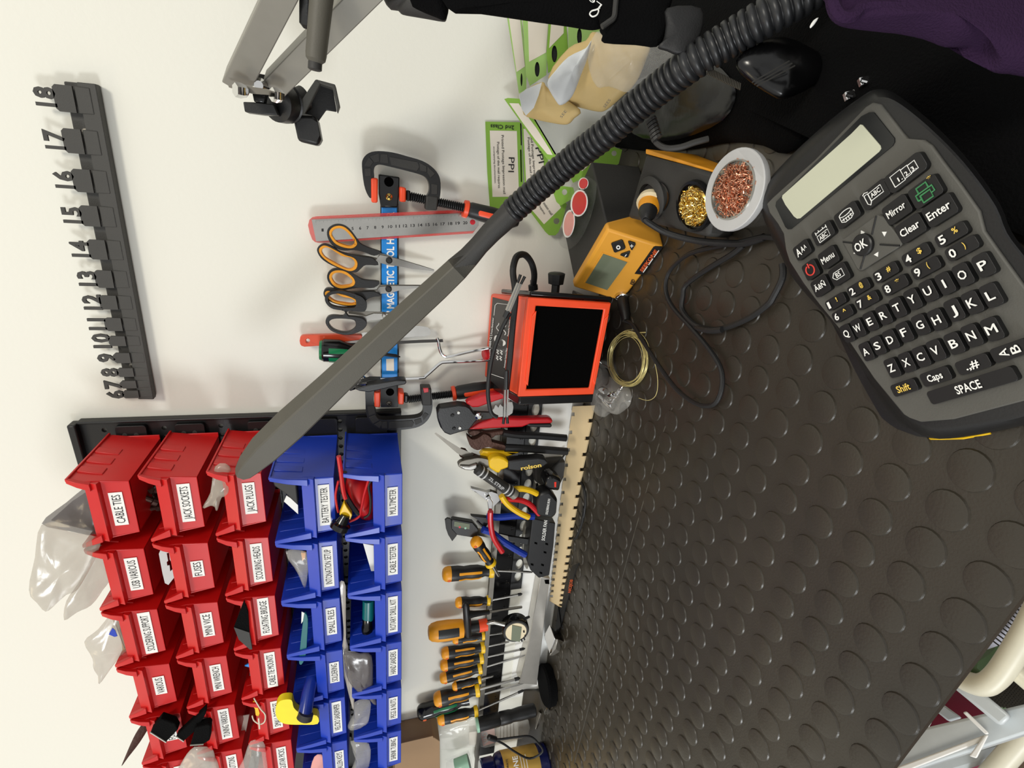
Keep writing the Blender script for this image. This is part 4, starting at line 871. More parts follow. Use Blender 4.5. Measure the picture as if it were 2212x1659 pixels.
ft_ = lambda h: (lambda x, y: Ft.at(x, y, h))
tp = plate('top_label', [(1064, 642), (1103, 652), (1087, 846), (1051, 815)], ft_(0.0008), Ft.n, 0.001, 'black_plastic', fx)
# drawn border line on the label
def pline(pts, wd, fn, nrm, m, parent, name='print_line', th=0.0002):
    b = MB()
    for (x0, y0), (x1, y1) in zip(pts, pts[1:]):
        dx, dy = x1 - x0, y1 - y0; l = math.hypot(dx, dy) or 1; nx, ny = -dy / l * wd / 2, dx / l * wd / 2
        b.prism([fn(x0 + nx, y0 + ny), fn(x1 + nx, y1 + ny), fn(x1 - nx, y1 - ny), fn(x0 - nx, y0 - ny)], V(nrm) * -th)
    return b.build(name, m, parent, smooth=False)
g_ = ft_(0.0012)
pline(k4((365, 605), (235, 590), (215, 610), (205, 705)), 1.0, g_, Ft.n, 'print_white', tp)
pline(k4((155, 1215), (150, 1240)), 1.0, g_, Ft.n, 'print_white', tp)
pline(k4((180, 1258), (310, 1302)), 1.0, g_, Ft.n, 'print_white', tp)
ptext('Fume Extractor', g_, k4(192, 880), k4(207, 725), 3.6, 'print_white', tp, nrm=Ft.n, bold=0.02)
ptext('Prectva 9450 Q |', g_, k4(168, 1120), k4(188, 890), 4.2, 'print_white', tp, nrm=Ft.n, bold=0.03)
ptext('Activated Carbon Filter', g_, k4(312, 1200), k4(335, 1010), 3.0, 'print_white', tp, nrm=Ft.n)
ptext('Powerful Suction', g_, k4(345, 900), k4(365, 745), 3.0, 'print_white', tp, nrm=Ft.n)
for i, (cx, cy) in enumerate(((235, 1105), (268, 1110), (240, 1050), (275, 1055))):
    pline(k4(*[(cx + 10 * math.sin(t * 1.6), cy - 6 * t + 20) for t in range(8)]), 1.6, g_, Ft.n, 'print_white', tp, 'smoke_wave')
for cx, cy in ((240, 825), (305, 840)):
    pline(k4(*[(cx + 12 * math.sin(t * 1.2), cy - 14 * t + 50) for t in range(8)]), 1.6, g_, Ft.n, 'print_white', tp, 'smoke_wave')
plate('fan_mark', k4(*circ(280, 965, 36, 14, 30)), g_, Ft.n, 0.0002, 'print_white', tp, [k4(*circ(285, 940, 8))], smooth=False)
plate('fan_mark', k4(*circ(228, 925, 22, 14, 34)), g_, Ft.n, 0.0002, 'print_white', tp, [k4(*circ(230, 920, 8))], smooth=False)
# black side arms / stand
for s_, (a, sg, th_) in enumerate(((0, -1, 2.4), (1, 1, 1.3))):
    P = lambda b, dd, off: fq(a, b) + dv * dd + V((sg * (off if off < 0.002 else off * th_), 0, 0))
    MB().hexa([P(-0.02, 0.0, 0.001), P(-0.02, 0.85, 0.001), P(-0.02, 0.85, 0.006), P(-0.02, 0.0, 0.006), P(0.97, 0.0, 0.001), P(0.97, 0.75, 0.001), P(0.97, 0.75, 0.006), P(0.97, 0.0, 0.006)]).build('side_bracket', 'black_gloss', fx, bevel=0.002)
lo = [fq(0, 0), fq(1, 0)]; zf = BZ + 0.004
MB().hexa([V((lo[0].x + 0.012, -0.052, BZ + 0.002)), V((lo[1].x - 0.03, -0.052, BZ + 0.002)), V((lo[1].x - 0.03, -0.01, BZ + 0.002)), V((lo[0].x + 0.005, -0.01, BZ + 0.002)),
    V((lo[0].x + 0.004, -0.060, lo[0].z - 0.002)), V((lo[1].x - 0.02, -0.060, lo[1].z - 0.002)), V((lo[1].x - 0.01, -0.02, lo[0].z - 0.002)), V((lo[0].x - 0.01, -0.02, lo[0].z - 0.002))]).build('base', 'black_gloss', fx, bevel=0.003)
# knob and cable gland on the right side
p = W(1199, 636, 0.10); kb = MB().lathe(p, p + V((0.030, 0, 0.001)), [(0, 0.006), (0.45, 0.006), (0.5, 0.011), (0.95, 0.0125), (1, 0.009)], 8)
kb.build('clamp_knob', 'black_plastic', fx)
p = W(1152, 626, 0.10); MB().lathe(p, W(1150, 605, 0.10), [(0, 0.0065), (0.5, 0.0065), (0.6, 0.0035), (1, 0.003)], 14).build('cable_gland', 'black_plastic', fx)
cpts = [(1152, 618), (1154, 592), (1148, 568), (1136, 552), (1124, 550), (1114, 558), (1108, 585), (1112, 620), (1113, 650), (1108, 700), (1101, 780), (1093, 850)]
MB().tube(sm([W(a, b, 0.10 + 0.05 * min(1, i / 6)) for i, (a, b) in enumerate(cpts)], 4, False), 0.0042, 10).build('flex_arm', 'rubber', fx)
cp2 = [(1102, 676), (1094, 690), (1080, 720), (1066, 760), (1058, 800), (1054, 840), (1056, 870), (1062, 893), (1074, 901)]
MB().tube(sm([W(a, b, 0.165) for i, (a, b) in enumerate(cp2)], 4, False), 0.0028, 8).build('thin_lead', 'rubber', fx)
def croc(pts, d, jaw, flip=1):
    A_, B_, C_ = [W(*p, d) for p in pts]
    MB().tube([A_, B_], [0.0030, 0.0036], 10).build('clip_sleeve', 'black_plastic', fx)
    m_ = MB(); ax = (C_ - B_).normalized(); sdv = ax.cross(WN).normalized()
    for s in (1, -1):
        m_.hexa([B_ + sdv * 0.001 * s + WN * 0.003, B_ + sdv * 0.0028 * s + WN * 0.003, B_ + sdv * 0.0028 * s - WN * 0.003, B_ + sdv * 0.001 * s - WN * 0.003,
                 C_ + sdv * 0.0006 * s + WN * 0.002, C_ + sdv * 0.0030 * s + WN * 0.002, C_ + sdv * 0.0030 * s - WN * 0.002, C_ + sdv * 0.0006 * s - WN * 0.002])
    m_.build('crocodile_jaw', 'cream' if 0 else 'steel', fx)
    for s in (1, -1): MB().tube([C_ + sdv * 0.0022 * s, C_ + ax * 0.010 + sdv * 0.0030 * s], [0.0017, 0.0020], 8).build('clip_tip', 'black_plastic', fx)
croc(((1090, 686), (1097, 672), (1122, 612)), 0.172, 0)
croc(((1094, 800), (1093, 840), (1092, 900)), 0.172, 0)
# ================================================================ soldering station
k5s = K(1180, 300, 0.23508)
ss = thing('soldering_station', 'yellow fronted black soldering station with small screen and three buttons', 'soldering station', B(1390, 590, 0.0))
SL, SR = B(1347, 650, 0.0), B(1438, 534, 0.0)
ML, MR = B(1313, 646, 0.020), B(1403, 523, 0.020)
TL, TR = B(1247, 608, 0.075), B(1319, 485, 0.075)
wv = ((SR - SL).normalized() + (TR - TL).normalized()).normalized(); dpt = V((0, 0, 1)).cross(wv).normalized()
if dpt.y < 0: dpt = -dpt
lw_ = (SR - SL).length
def sq(a, z, o): return SL + wv * (lw_ * a) + V((0, 0, z)) + dpt * o
om = (ML - SL).dot(dpt); ot = ((TL - SL).dot(dpt) + (TR - SR).dot(dpt)) / 2
om = max(0.0, om) * 0.5
prof = [(0.002, 0.0), (0.020, om), (0.075, ot), (0.075, ot + 0.012), (0.0, 0.060)]
MB().loft([[sq(a, z, o) for z, o in prof] for a in (0.0, 1.0)]).build('front_bezel', 'station_yellow', ss, bevel=0.003)
MB().loft([[sq(a, z, o) for z, o in ((0.002, 0.04), (0.073, ot + 0.010), (0.073, ot + 0.115), (0.002, ot + 0.115))] for a in (0.02, 0.98)]).build('case', 'dark_grey', ss, bevel=0.002)
Fs = Frame(sq(0, 0.020, om), wv, (sq(0, 0.075, ot) - sq(0, 0.020, om)))
if Fs.n.dot(CAM - Fs.o) < 0: Fs.n = -Fs.n
fs1 = lambda h: (lambda x, y: Fs.at(x, y, h))
plate('screen_frame', k5s((345, 1325), (515, 1040), (760, 1135), (560, 1410)), fs1(0.0006), Fs.n, 0.001, 'station_yellow', ss)
plate('screen', k5s((360, 1322), (525, 1058), (745, 1135), (560, 1390)), fs1(0.0012), Fs.n, 0.0012, 'lcd', ss)
plate('settings_button', k5s((595, 968), (610, 958), (690, 932), (705, 940), (728, 1000), (722, 1015), (635, 1048), (620, 1040)), fs1(0.0022), Fs.n, 0.002, 'black_plastic', ss, bevel=0.0006)
plate('gear_mark', k5s(*circ(662, 998, 20, 12)), fs1(0.0025), Fs.n, 0.0002, 'print_white', ss.children[-1], [k5s(*circ(662, 998, 10, 12))], smooth=False)
plate('plus_button', k5s((750, 948), (765, 944), (818, 960), (820, 975), (790, 1025), (778, 1022)), fs1(0.0022), Fs.n, 0.002, 'black_plastic', ss, bevel=0.0006)
pline(k5s((770, 985), (800, 985)), 1.6, fs1(0.0026), Fs.n, 'print_white', ss.children[-1]); pline(k5s((785, 970), (785, 1000)), 1.6, fs1(0.0026), Fs.n, 'print_white', ss.children[-1])
plate('minus_button', k5s((678, 1072), (690, 1060), (765, 1035), (772, 1042), (752, 1090), (735, 1094)), fs1(0.0022), Fs.n, 0.002, 'black_plastic', ss, bevel=0.0006)
pline(k5s((722, 1082), (738, 1062)), 1.6, fs1(0.0026), Fs.n, 'print_white', ss.children[-1])
Fv = Frame(sq(0, 0, 0), wv, (sq(0, 0.020, om) - sq(0, 0, 0)))
if Fv.n.dot(CAM - Fv.o) < 0: Fv.n = -Fv.n
fv1 = lambda h: (lambda x, y: Fv.at(x, y, h))
lb = plate('name_label', k5s((812, 1240), (985, 995), (1000, 988), (1065, 993), (1066, 1003), (890, 1250)), fv1(0.0008), Fv.n, 0.0008, 'black_plastic', ss)
ptext('SEEKONE', fv1(0.0012), k5s(880, 1222), k5s(1022, 1030), 6.5, 'print_orange', lb, nrm=Fv.n, bold=0.03)
pline(k5s((890, 1228), (930, 1172)), 1.8, fv1(0.0012), Fv.n, 'print_white', lb); pline(k5s((940, 1158), (980, 1100)), 1.8, fv1(0.0012), Fv.n, 'print_white', lb); pline(k5s((990, 1088), (1035, 1025)), 1.8, fv1(0.0012), Fv.n, 'print_white', lb)
ptext('ESD', fv1(0.001), k5s(800, 1345), k5s(820, 1300), 8, 'print_black', ss, nrm=Fv.n, bold=0.03)
pc = Fv.at(*k5s(700, 1440), 0.0); q = Fv.n
MB().lathe(pc, pc + q * 0.006, [(0, 0.0105), (0.8, 0.0105), (1, 0.0085)], 22).build('socket_ring', 'chrome', ss)
sol = thing('soldering_plug_lead', 'black round plug and long cable looping from the soldering station to its iron', 'cable', pc)
pe = B(1352, 693, 0.010)
MB().tube([pc + q * 0.006, pc + q * 0.006 + (pe - pc) * 0.25, pc + (pe - pc) * 0.75, pe], [0.0078, 0.0082, 0.0070, 0.0052], 16).build('plug', 'black_plastic', sol)
LA = [(1352, 693), (1366, 701), (1382, 726), (1407, 766), (1432, 803), (1463, 843), (1500, 870), (1529, 877), (1549, 866), (1560, 832), (1556, 794), (1531, 753), (1493, 708), (1457, 669), (1441, 640), (1438, 610), (1450, 580), (1490, 548), (1560, 530), (1598, 523), (1620, 518), (1650, 512), (1680, 515)]
MB().tube(sm([B(a, b, 0.008 if 3 < i < 17 else 0.010) for i, (a, b) in enumerate(LA)], 4, False), 0.0026, 8).build('cable', 'rubber', sol)
LB = [(1690, 570), (1690, 600), (1671, 640), (1658, 658), (1621, 685), (1576, 705), (1542, 712), (1509, 705), (1488, 690), (1473, 667), (1475, 640), (1482, 615), (1530, 580), (1580, 550), (1605, 530)]
MB().tube(sm([B(a, b, 0.007) for i, (a, b) in enumerate(LB)], 4, False), 0.0030, 8).build('cable', 'rubber', sol)
MB().tube(sm([B(a, b, c) for a, b, c in ((1500, 705, 0.004), (1520, 712, 0.011), (1540, 714, 0.012), (1560, 712, 0.011))], 3, False), 0.0034, 8).build('cable_splice', 'rubber', sol)
# ---- iron holder
ih = thing('iron_holder', 'dark grey soldering iron stand with yellow side and brass wool pot', 'iron holder', B(1460, 420, 0.0))
Hc = [B(1354, 470, 0.052), B(1394, 332, 0.064), B(1552, 378, 0.040), B(1528, 512, 0.030)]
lowp = [V((p.x, p.y, BZ + 0.001)) for p in Hc]
MB().hexa(lowp + Hc).build('body', 'dark_grey', ih, bevel=0.004)
MB().hexa([V((p.x, p.y, BZ + 0.001)) + o_ for p, o_ in zip((Hc[1], Hc[2], Hc[2], Hc[1]), (V((0, 0, 0)), V((0, 0, 0)), V((0.002, 0.0015, 0)), V((0.005, 0.003, 0))))] +
          [p + o_ for p, o_ in zip((Hc[1], Hc[2], Hc[2], Hc[1]), (V((0, 0, 0.0)), V((0, 0, -0.006)), V((0.002, 0.0015, -0.006)), V((0.005, 0.003, -0.001))))]).build('side_panel', 'amber', ih, bevel=0.001)
Fh = Frame(Hc[0], Hc[3] - Hc[0], Hc[1] - Hc[0])
if Fh.n.dot(CAM - Fh.o) < 0: Fh.n = -Fh.n
fh = lambda h: (lambda x, y: Fh.at(x, y, h))
hc = Fh.at(1408, 428, 0.0)
MB().lathe(hc - Fh.n * 0.004, hc + Fh.n * 0.006, [(0, 0.024), (0.6, 0.024), (0.9, 0.021), (1, 0.017), (1.0, 0.0165), (0.5, 0.016)], 28).build('holder_ring', 'dark_grey', ih)
plate('collar_groove', k5s(*circ(990, 545, 135, 28, 160, 0.2)), fh(0.0010), Fh.n, 0.001, 'black_gloss', ih, [k5s(*circ(990, 545, 122, 28, 147, 0.2))], smooth=False)
wc = Fh.at(1500, 446, 0.0)
MB().lathe(wc - Fh.n * 0.002, wc + Fh.n * 0.003, [(0, 0.026), (1, 0.025), (1.01, 0.0225), (0.3, 0.022)], 30).build('pot_rim', 'black_gloss', ih)
def wool(name, c, n, r, h, m, parent, count, th, seed, rr=0.008):
    rnd = random.Random(seed); b = MB(); u = n.orthogonal().normalized(); v = n.cross(u)
    for i in range(count):
        a = rnd.random() * 2 * PI; q = r * math.sqrt(rnd.random()); z = h * (1 - (q / r) ** 2) * (0.55 + 0.45 * rnd.random())
        p = c + u * q * math.cos(a) + v * q * math.sin(a) + n * z
        t1 = V((rnd.uniform(-1, 1), rnd.uniform(-1, 1), rnd.uniform(-1, 1))).normalized(); t2 = t1.cross(V((rnd.uniform(-1, 1), rnd.uniform(-1, 1), 1))).normalized()
        s = rr * rnd.uniform(0.4, 1); ph = rnd.random() * 6
        pts = [p + t1 * s * math.cos(ph + k * 0.8) + t2 * s * math.sin(ph + k * 0.8) * 0.8 + t1.cross(t2) * s * 0.12 * k for k in range(6)]
        b.tube(pts, th, 4)
    o = b.build(name, m, parent, kind='stuff'); return o
MB().lathe(wc - Fh.n * 0.001, wc + Fh.n * 0.004, [(0, 0.021), (0.6, 0.018), (1, 0.004)], 24).build('wool_core', 'brass', ih)
wool('brass_wool', wc, Fh.n, 0.0185, 0.008, 'brass_wool', ih, 240, 0.00055, 3, 0.0055)
# ---- iron resting in it
si = thing('soldering_iron', 'soldering iron handle with cream grip and amber ring standing in the holder', 'soldering iron', hc)
e1 = T(1398, 463, (Rt.transposed() @ (hc + Fh.n * 0.05 - CAM)).z)
ax_ = (e1 - hc)
MB().lathe(hc + ax_ * 0.12, hc + ax_ * 0.45, [(0, 0.0145), (0.7, 0.0155), (1, 0.0135)], 24).build('foam_grip', 'cream', si)
MB().lathe(hc + ax_ * 0.42, hc + ax_ * 0.78, [(0, 0.0125), (0.1, 0.0128), (1, 0.0105)], 24).build('amber_ring', 'amber', si)
MB().lathe(hc + ax_ * 0.76, hc + ax_ * 1.35, [(0, 0.0105), (0.4, 0.0095), (0.8, 0.0068), (1, 0.0045)], 20).build('strain_relief', 'black_plastic', si)
ee = hc + ax_ * 1.33
MB().tube(sm([ee, T(1400, 480, (Rt.transposed() @ (ee - CAM)).z), B(1440, 503, 0.045), B(1500, 519, 0.025), B(1560, 525, 0.014), B(1610, 525, 0.009), B(1650, 512, 0.008)], 4, False), 0.0036, 10).build('cable', 'rubber', si)
# ---- copper wool tub
ct = thing('copper_wool_tub', 'clear round tub with white rim filled with copper wool', 'tub', B(1600, 408, 0.0))
tc0 = (B(1530, 446, 0.056) + B(1657, 371, 0.056)) / 2; tn = V((0.03, -0.10, 1)).normalized(); r_ = 0.034
base = V((tc0.x + 0.004, tc0.y + 0.002, BZ + 0.002))
MB().lathe(base, tc0, [(0, r_ * 0.80), (0.02, r_ * 0.84), (0.98, r_ * 0.96), (1, r_ * 0.96)], 40).build('tub_wall', 'clear_plastic', ct)
MB().lathe(tc0 - tn * 0.004, tc0 + tn * 0.003, [(0, r_ * 0.98), (0.3, r_ * 1.0), (0.9, r_ * 1.0), (1, r_ * 0.98), (1.0, r_ * 0.72), (0.6, r_ * 0.70), (0.3, r_ * 0.70)], 44).build('rim', 'silver_print', ct)
MB().lathe(tc0 + tn * 0.0025, tc0 + tn * 0.0042, [(0, r_ * 0.735), (1, r_ * 0.72), (1, r_ * 0.69), (0, r_ * 0.69)], 44).build('inner_bead', 'steel', ct)
MB().lathe(tc0 - tn * 0.012, tc0 - tn * 0.001, [(0, r_ * 0.70), (0.8, r_ * 0.70), (1, r_ * 0.66)], 24).build('wool_core', 'rust', ct)
wool('copper_wool', tc0 - tn * 0.001, tn, r_ * 0.70, 0.005, 'copper_wool', ct, 1500, 0.0005, 5, 0.0055)
# ---- blister strip on the station
Tp = sq(0.0, 0.076, 0)
zt_s = 0.078
bl = thing('blister_pack', 'clear blister strip with two red printed ovals lying on the soldering station', 'blister pack', B(1245, 460, zt_s))
outl = k5s((232, 455), (255, 400), (320, 350), (390, 348), (455, 400), (462, 440), (450, 560), (395, 760), (310, 930), (250, 990), (205, 1015), (135, 985), (112, 890), (120, 780), (160, 660), (235, 580))
pfn = lambda x, y: B(x, y, zt_s)
MB().cushion([pfn(*p) for p in sm(outl, 3)], V((0, 0, 1)), 0.009, 0.001, 0.0015, nf=90).build('clear_shell', 'clear_plastic', bl, angle=60)
for pts, m_ in ((circ(300, 590, 62, 24, 108, 0.12), 'seal_red'), (circ(338, 410, 36, 20, 48, 0.2), 'seal_red'), (circ(205, 780, 42, 22, 112, 0.12), 'pink_paper')):
    plate('backing_oval', k5s(*[( (x - 1) , y) for x, y in [(sum(p[0] for p in pts) / len(pts) + (p[0] - sum(q[0] for q in pts) / len(pts)) * 1.22, sum(p[1] for p in pts) / len(pts) + (p[1] - sum(q[1] for q in pts) / len(pts)) * 1.15) for p in pts]]), lambda x, y: B(x, y, zt_s + 0.0112), V((0, 0, 1)), 0.001, 'print_white', bl)
    plate('red_oval', k5s(*pts), lambda x, y: B(x, y, zt_s + 0.0122), V((0, 0, 1)), 0.001, m_, bl)
for pts in (k5s((240, 640), (350, 645), (352, 672), (242, 668)), k5s((160, 870), (230, 872), (228, 890), (158, 888))): pass
fnb = lambda x, y: B(x, y, zt_s + 0.0128)
ptext('DIY', fnb, k5s(352, 455), k5s(352, 505), 6, 'print_black', bl, nrm=V((0, 0, 1)))
# ---- coil of gold wire
cw = MB(); c0x, c0y = 1357, 774
rnd = random.Random(4); pts = []
for k in range(15 * 40):
    t = k / 40; ring = int(t)
    rnd.seed(ring); jx, jy, js = rnd.uniform(-8, 8), rnd.uniform(-6, 6), rnd.uniform(0.82, 1.05)
    rnd.seed(ring + 1); jx2, jy2, js2 = rnd.uniform(-8, 8), rnd.uniform(-6, 6), rnd.uniform(0.82, 1.05)
    f_ = t - ring; jx += (jx2 - jx) * f_; jy += (jy2 - jy) * f_; js += (js2 - js) * f_
    a = 2 * PI * t
    pts.append(B(c0x + jx + 41 * js * math.cos(a), c0y + jy + 59 * js * math.sin(a), 0.004 + 0.0005 * ring * (0.5 + 0.5 * math.sin(a * 0.31))))
cw.tube(pts, 0.00036, 5)
wc_ = thing('wire_coil', 'coil of thin gold coloured wire lying on the mat', 'wire', B(1357, 774, 0.004))
cw.build('coil', 'gold_wire', wc_)
MB().tube([B(1358, 716, 0.008), B(1372, 719, 0.008), B(1394, 718, 0.008)], 0.0008, 6).build('wire_end', 'gold_wire', wc_)
MB().tube(sm([B(a, b, 0.006) for a, b in ((1398, 752), (1410, 770), (1418, 800), (1421, 830), (1416, 855), (1400, 865), (1380, 860))], 4, False), 0.0004, 5).build('loose_strand', 'gold_wire', wc_)
MB().tube([B(1278, 768, 0.03), B(1300, 785, 0.012), B(1318, 795, 0.006)], 0.0004, 5).build('loose_strand', 'steel', wc_)
# ---- bag of jack plugs
jb = thing('parts_bag', 'small clear bag full of shiny jack plugs beside the wire coil', 'plastic bag', B(1320, 860, 0.0))
outl = k4((1145, 1390), (1165, 1300), (1200, 1195), (1250, 1270), (1330, 1290), (1400, 1330), (1480, 1385), (1505, 1460), (1490, 1540), (1440, 1600), (1370, 1640), (1310, 1625), (1250, 1665), (1200, 1640), (1175, 1540))
MB().cushion([B(*p, 0.001) for p in sm(outl, 3)], V((0, 0, 1)), 0.022, 0.0005, 0.005, nf=60).build('bag_film', 'clear_film', jb, angle=60)
JP = [((1180, 1445), (1320, 1565), 0.006), ((1420, 1375), (1320, 1510), 0.010), ((1200, 1400), (1260, 1420), 0.012), ((1240, 1500), (1330, 1550), 0.012), ((1350, 1440), (1300, 1460), 0.016)]
def jack(a, b, h, label, dep=0.004):
    j = thing('jack_plug', label, 'jack plug', B(*a, h), 'jack plugs in the small clear bag')
    A_, B_ = B(*a, h), B(*b, h)
    MB().lathe(A_, B_, [(0, 0.001), (0.03, 0.0024), (0.08, 0.0028), (0.14, 0.0016), (0.17, 0.0030), (0.5, 0.0030), (0.52, 0.0050), (0.95, 0.0052), (1, 0.004)], 14).build('barrel', 'chrome', j)
    MB().lathe(A_ + (B_ - A_) * 0.15, A_ + (B_ - A_) * 0.17, [(0, 0.0031), (1, 0.0031)], 12).build('insulator_ring', 'print_black', j)
for i, (a, b, h) in enumerate(JP): jack(k4(*a), k4(*b), h, ['silver jack plug along the left edge inside the small bag', 'silver jack plug pointing up right inside the small bag', 'short silver jack plug at the top left corner inside the small bag', 'silver jack plug at the lower middle inside the small bag', 'short silver jack plug in the centre of the small bag'][i])
# ================================================================ handheld label maker
O_ = CAM + (V((0.5194, -0.4629, 0.1359 + 0.61)) - CAM) * 0.9
LF = Frame(O_, (0.6353, -0.7682, 0.0793), (0.747, 0.6373, 0.1893))
if LF.n.z < 0: LF.n = -LF.n
kA = K(1620, 200, 0.26763); kB = K(1720, 560, 0.24106)
lm = thing('label_maker', 'dark grey handheld label maker with keyboard and screen on the mat', 'label maker', LF.at(1950, 620, -0.04))
lf = lambda h: (lambda x, y: LF.at(x, y, h))
outer = [(1640, 418), (1700, 345), (1790, 262), (1866, 205), (1896, 193), (1930, 200), (1985, 240), (2050, 300), (2105, 362), (2160, 440), (2185, 500), (2230, 560), (2330, 690), (2380, 790), (2370, 850), (2300, 885), (2212, 918), (2081, 944), (2009, 946), (1961, 922), (1937, 897), (1874, 811), (1804, 705), (1745, 640), (1706, 590), (1682, 540), (1664, 505), (1646, 462)]
so = sm(outer, 3)
cxo = sum(p.x for p in so) / len(so); cyo = sum(p.y for p in so) / len(so)
def ringp(s, h):
    o = [LF.at(cxo + (p.x - cxo) * s, cyo + (p.y - cyo) * s, h) for p in so]
    return [V((p.x, p.y, max(p.z, BZ + 0.003 + max(0, -h - 0.03) * -0.1))) for p in o]
MB().loft([ringp(0.90, -0.044), ringp(0.955, -0.038), ringp(0.985, -0.026), ringp(1.0, -0.014), ringp(0.985, -0.006), ringp(0.955, -0.001), ringp(0.93, 0.0)]).build('case', 'black_plastic', lm)
inner = [(1656, 441), (1672, 424), (1760, 345), (1868, 232), (1884, 222), (1902, 226), (1950, 289), (1960, 300), (1995, 303), (2012, 315), (2037, 350), (2075, 400), (2115, 457), (2126, 500), (2160, 548), (2212, 620), (2290, 735), (2330, 810), (2320, 838), (2212, 866), (2060, 906), (1990, 912), (1962, 902), (1951, 895), (1889, 820), (1828, 729), (1768, 656), (1735, 612), (1705, 565), (1697, 540), (1692, 505), (1680, 484), (1662, 460)]
fp_ = plate('keypad_face', inner, lf(0.0016), LF.n, 0.003, 'face_grey', lm, bevel=0.0008)
win = kA((985, 158), (1000, 162), (1165, 370), (1166, 400), (1150, 430), (330, 1102), (305, 1103), (285, 1085), (205, 915), (212, 880), (900, 190), (960, 160))
plate('screen_window', win, lf(0.0024), LF.n, 0.002, 'lcd_dark', lm)
plate('screen', kA((890, 258), (908, 262), (1052, 430), (1056, 455), (1040, 478), (405, 1015), (380, 1018), (355, 1000), (285, 905), (258, 850), (262, 830), (820, 330)), lf(0.0029), LF.n, 0.001, 'lcd_light', lm)
U, Vv = LF.u, LF.v
def key(px, w_, h_, txt, tm='print_white', th=None, tw=None, name='key', rot=0, bold=0.018, r=0.0020, lift=0.0036):
    c = LF.at(*px, 0.0016)
    o = MB().prism([c + U * a + Vv * b + LF.n * lift for a, b in rrect(w_, h_, r)], LF.n * -lift).build(name, 'key_black', lm, bevel=0.0009)
    top = c + LF.n * (lift + 0.0003)
    if txt:
        th = th or min(0.0062, h_ * 0.5); tw = tw or min(w_ * 0.78, 0.62 * th * len(txt))
        text3(txt, top - U * tw / 2 - Vv * th / 2, U * tw, Vv * th, LF.n, tm, o, name='key_legend', bold=bold)
    return o, top
LW, LH = 0.0083, 0.0128
rows_ = {'QWERTYUIOP': [(1838, 718), (1862, 706), (1889, 692), (1918, 678), (1948, 662), (1981, 644), (2015, 626), (2051, 610), (2090, 591), (2135, 570)],
         'ASDFGHJKL': [(1880, 757), (1905, 744), (1933, 731), (1963, 715), (1998, 699), (2034, 688), (2071, 667), (2110, 651), (2151, 635)],
         'ZXCVBNM': [(1936, 792), (1968, 780), (1999, 768), (2031, 754), (2071, 739), (2109, 722), (2153, 708)]}
for s_, ps in rows_.items():
    for ch, p in zip(s_, ps): key(p, LW, LH, ch, th=0.0050, tw=0.0012 if ch == 'I' else (0.0056 if ch in 'WM' else (0.0034 if ch == 'J' else (0.0039 if ch in 'EFL' else 0.0045))), bold=0.016)
nums_ = [('1', '!', 1813, 650), ('2', '@', 1863, 620), ('3', '#', 1922, 586.5), ('4', '$', 1988, 548), ('5', '%', 2064, 505), ('6', '^', 1828, 676), ('7', '&', 1881, 647), ('8', '*', 1942, 614), ('9', '(', 2009, 577), ('0', ')', 2087, 534.5)]
for a, b, x, y in nums_:
    o, top = key((x, y), 0.0172, 0.0078, None)
    text3(a, top - U * 0.0065 - Vv * 0.0024, U * (0.0022 if a == '1' else 0.0036), Vv * 0.0048, LF.n, 'print_white', o, name='key_legend', bold=0.02)
    text3(b, top + U * 0.0018 - Vv * 0.0006, U * (0.001 if b in '!()' else 0.0028), Vv * 0.0032, LF.n, 'print_yellow', o, name='shift_legend', bold=0.02)
key(kA(1220, 940), 0.0165, 0.0122, 'Mirror', th=0.0042, tw=0.0125)
key(kA(1565, 945), 0.0172, 0.0126, 'Enter', th=0.0046, tw=0.0135)
key(kA(1330, 1090), 0.0165, 0.0122, 'Clear', th=0.0044, tw=0.0125)
key(kA(665, 1325), 0.0150, 0.0125, 'Menu', th=0.0044, tw=0.0115)
o, top = key(kA(520, 1425), 0.0130, 0.0125, None)
ring_ = [(math.cos(a) * 0.0038, math.sin(a) * 0.0038) for a in [math.radians(110 + 320 * i / 16) for i in range(17)]]
MB().tube([top + U * a + Vv * b for a, b in ring_], 0.0005, 6).build('power_mark', 'print_red', o)
MB().tube([top + Vv * 0.0015, top + Vv * 0.0052], 0.0005, 6).build('power_mark', 'print_red', o)
o, top = key(kA(750, 1460), 0.0150, 0.0125, 'BS', th=0.0034, tw=0.0042)
def lines(o, top, segs, m='print_white', r=0.00028, name='key_symbol'):
    b = MB()
    for s in segs: b.tube([top + U * a * 0.001 + Vv * c * 0.001 for a, c in s], r, 5)
    return b.build(name, m, o)
lines(o, top, [[(-5.2, 0), (-3, 2.6), (4, 2.6), (4, -2.6), (-3, -2.6), (-5.2, 0)]])
key(kA(600, 1555), 0.0150, 0.0125, 'ÄêÑ', th=0.0040, tw=0.0105)
o, top = key(kA(450, 1265), 0.0150, 0.0110, None)
text3('A', top - U * 0.0052 - Vv * 0.003, U * 0.0046, Vv * 0.0058, LF.n, 'print_white', o, name='key_legend', bold=0.02)
text3('A', top - U * 0.0002 - Vv * 0.002, U * 0.0032, Vv * 0.0042, LF.n, 'print_white', o, name='key_legend', bold=0.02)
text3('A', top + U * 0.0032 - Vv * 0.001, U * 0.0022, Vv * 0.0030, LF.n, 'print_white', o, name='key_legend', bold=0.02)
o, top = key(kA(620, 1130), 0.0178, 0.0110, None)
text3('ABC', top - U * 0.0036 - Vv * 0.0036, U * 0.0072, Vv * 0.0030, LF.n, 'print_white', o, name='key_legend', bold=0.02)
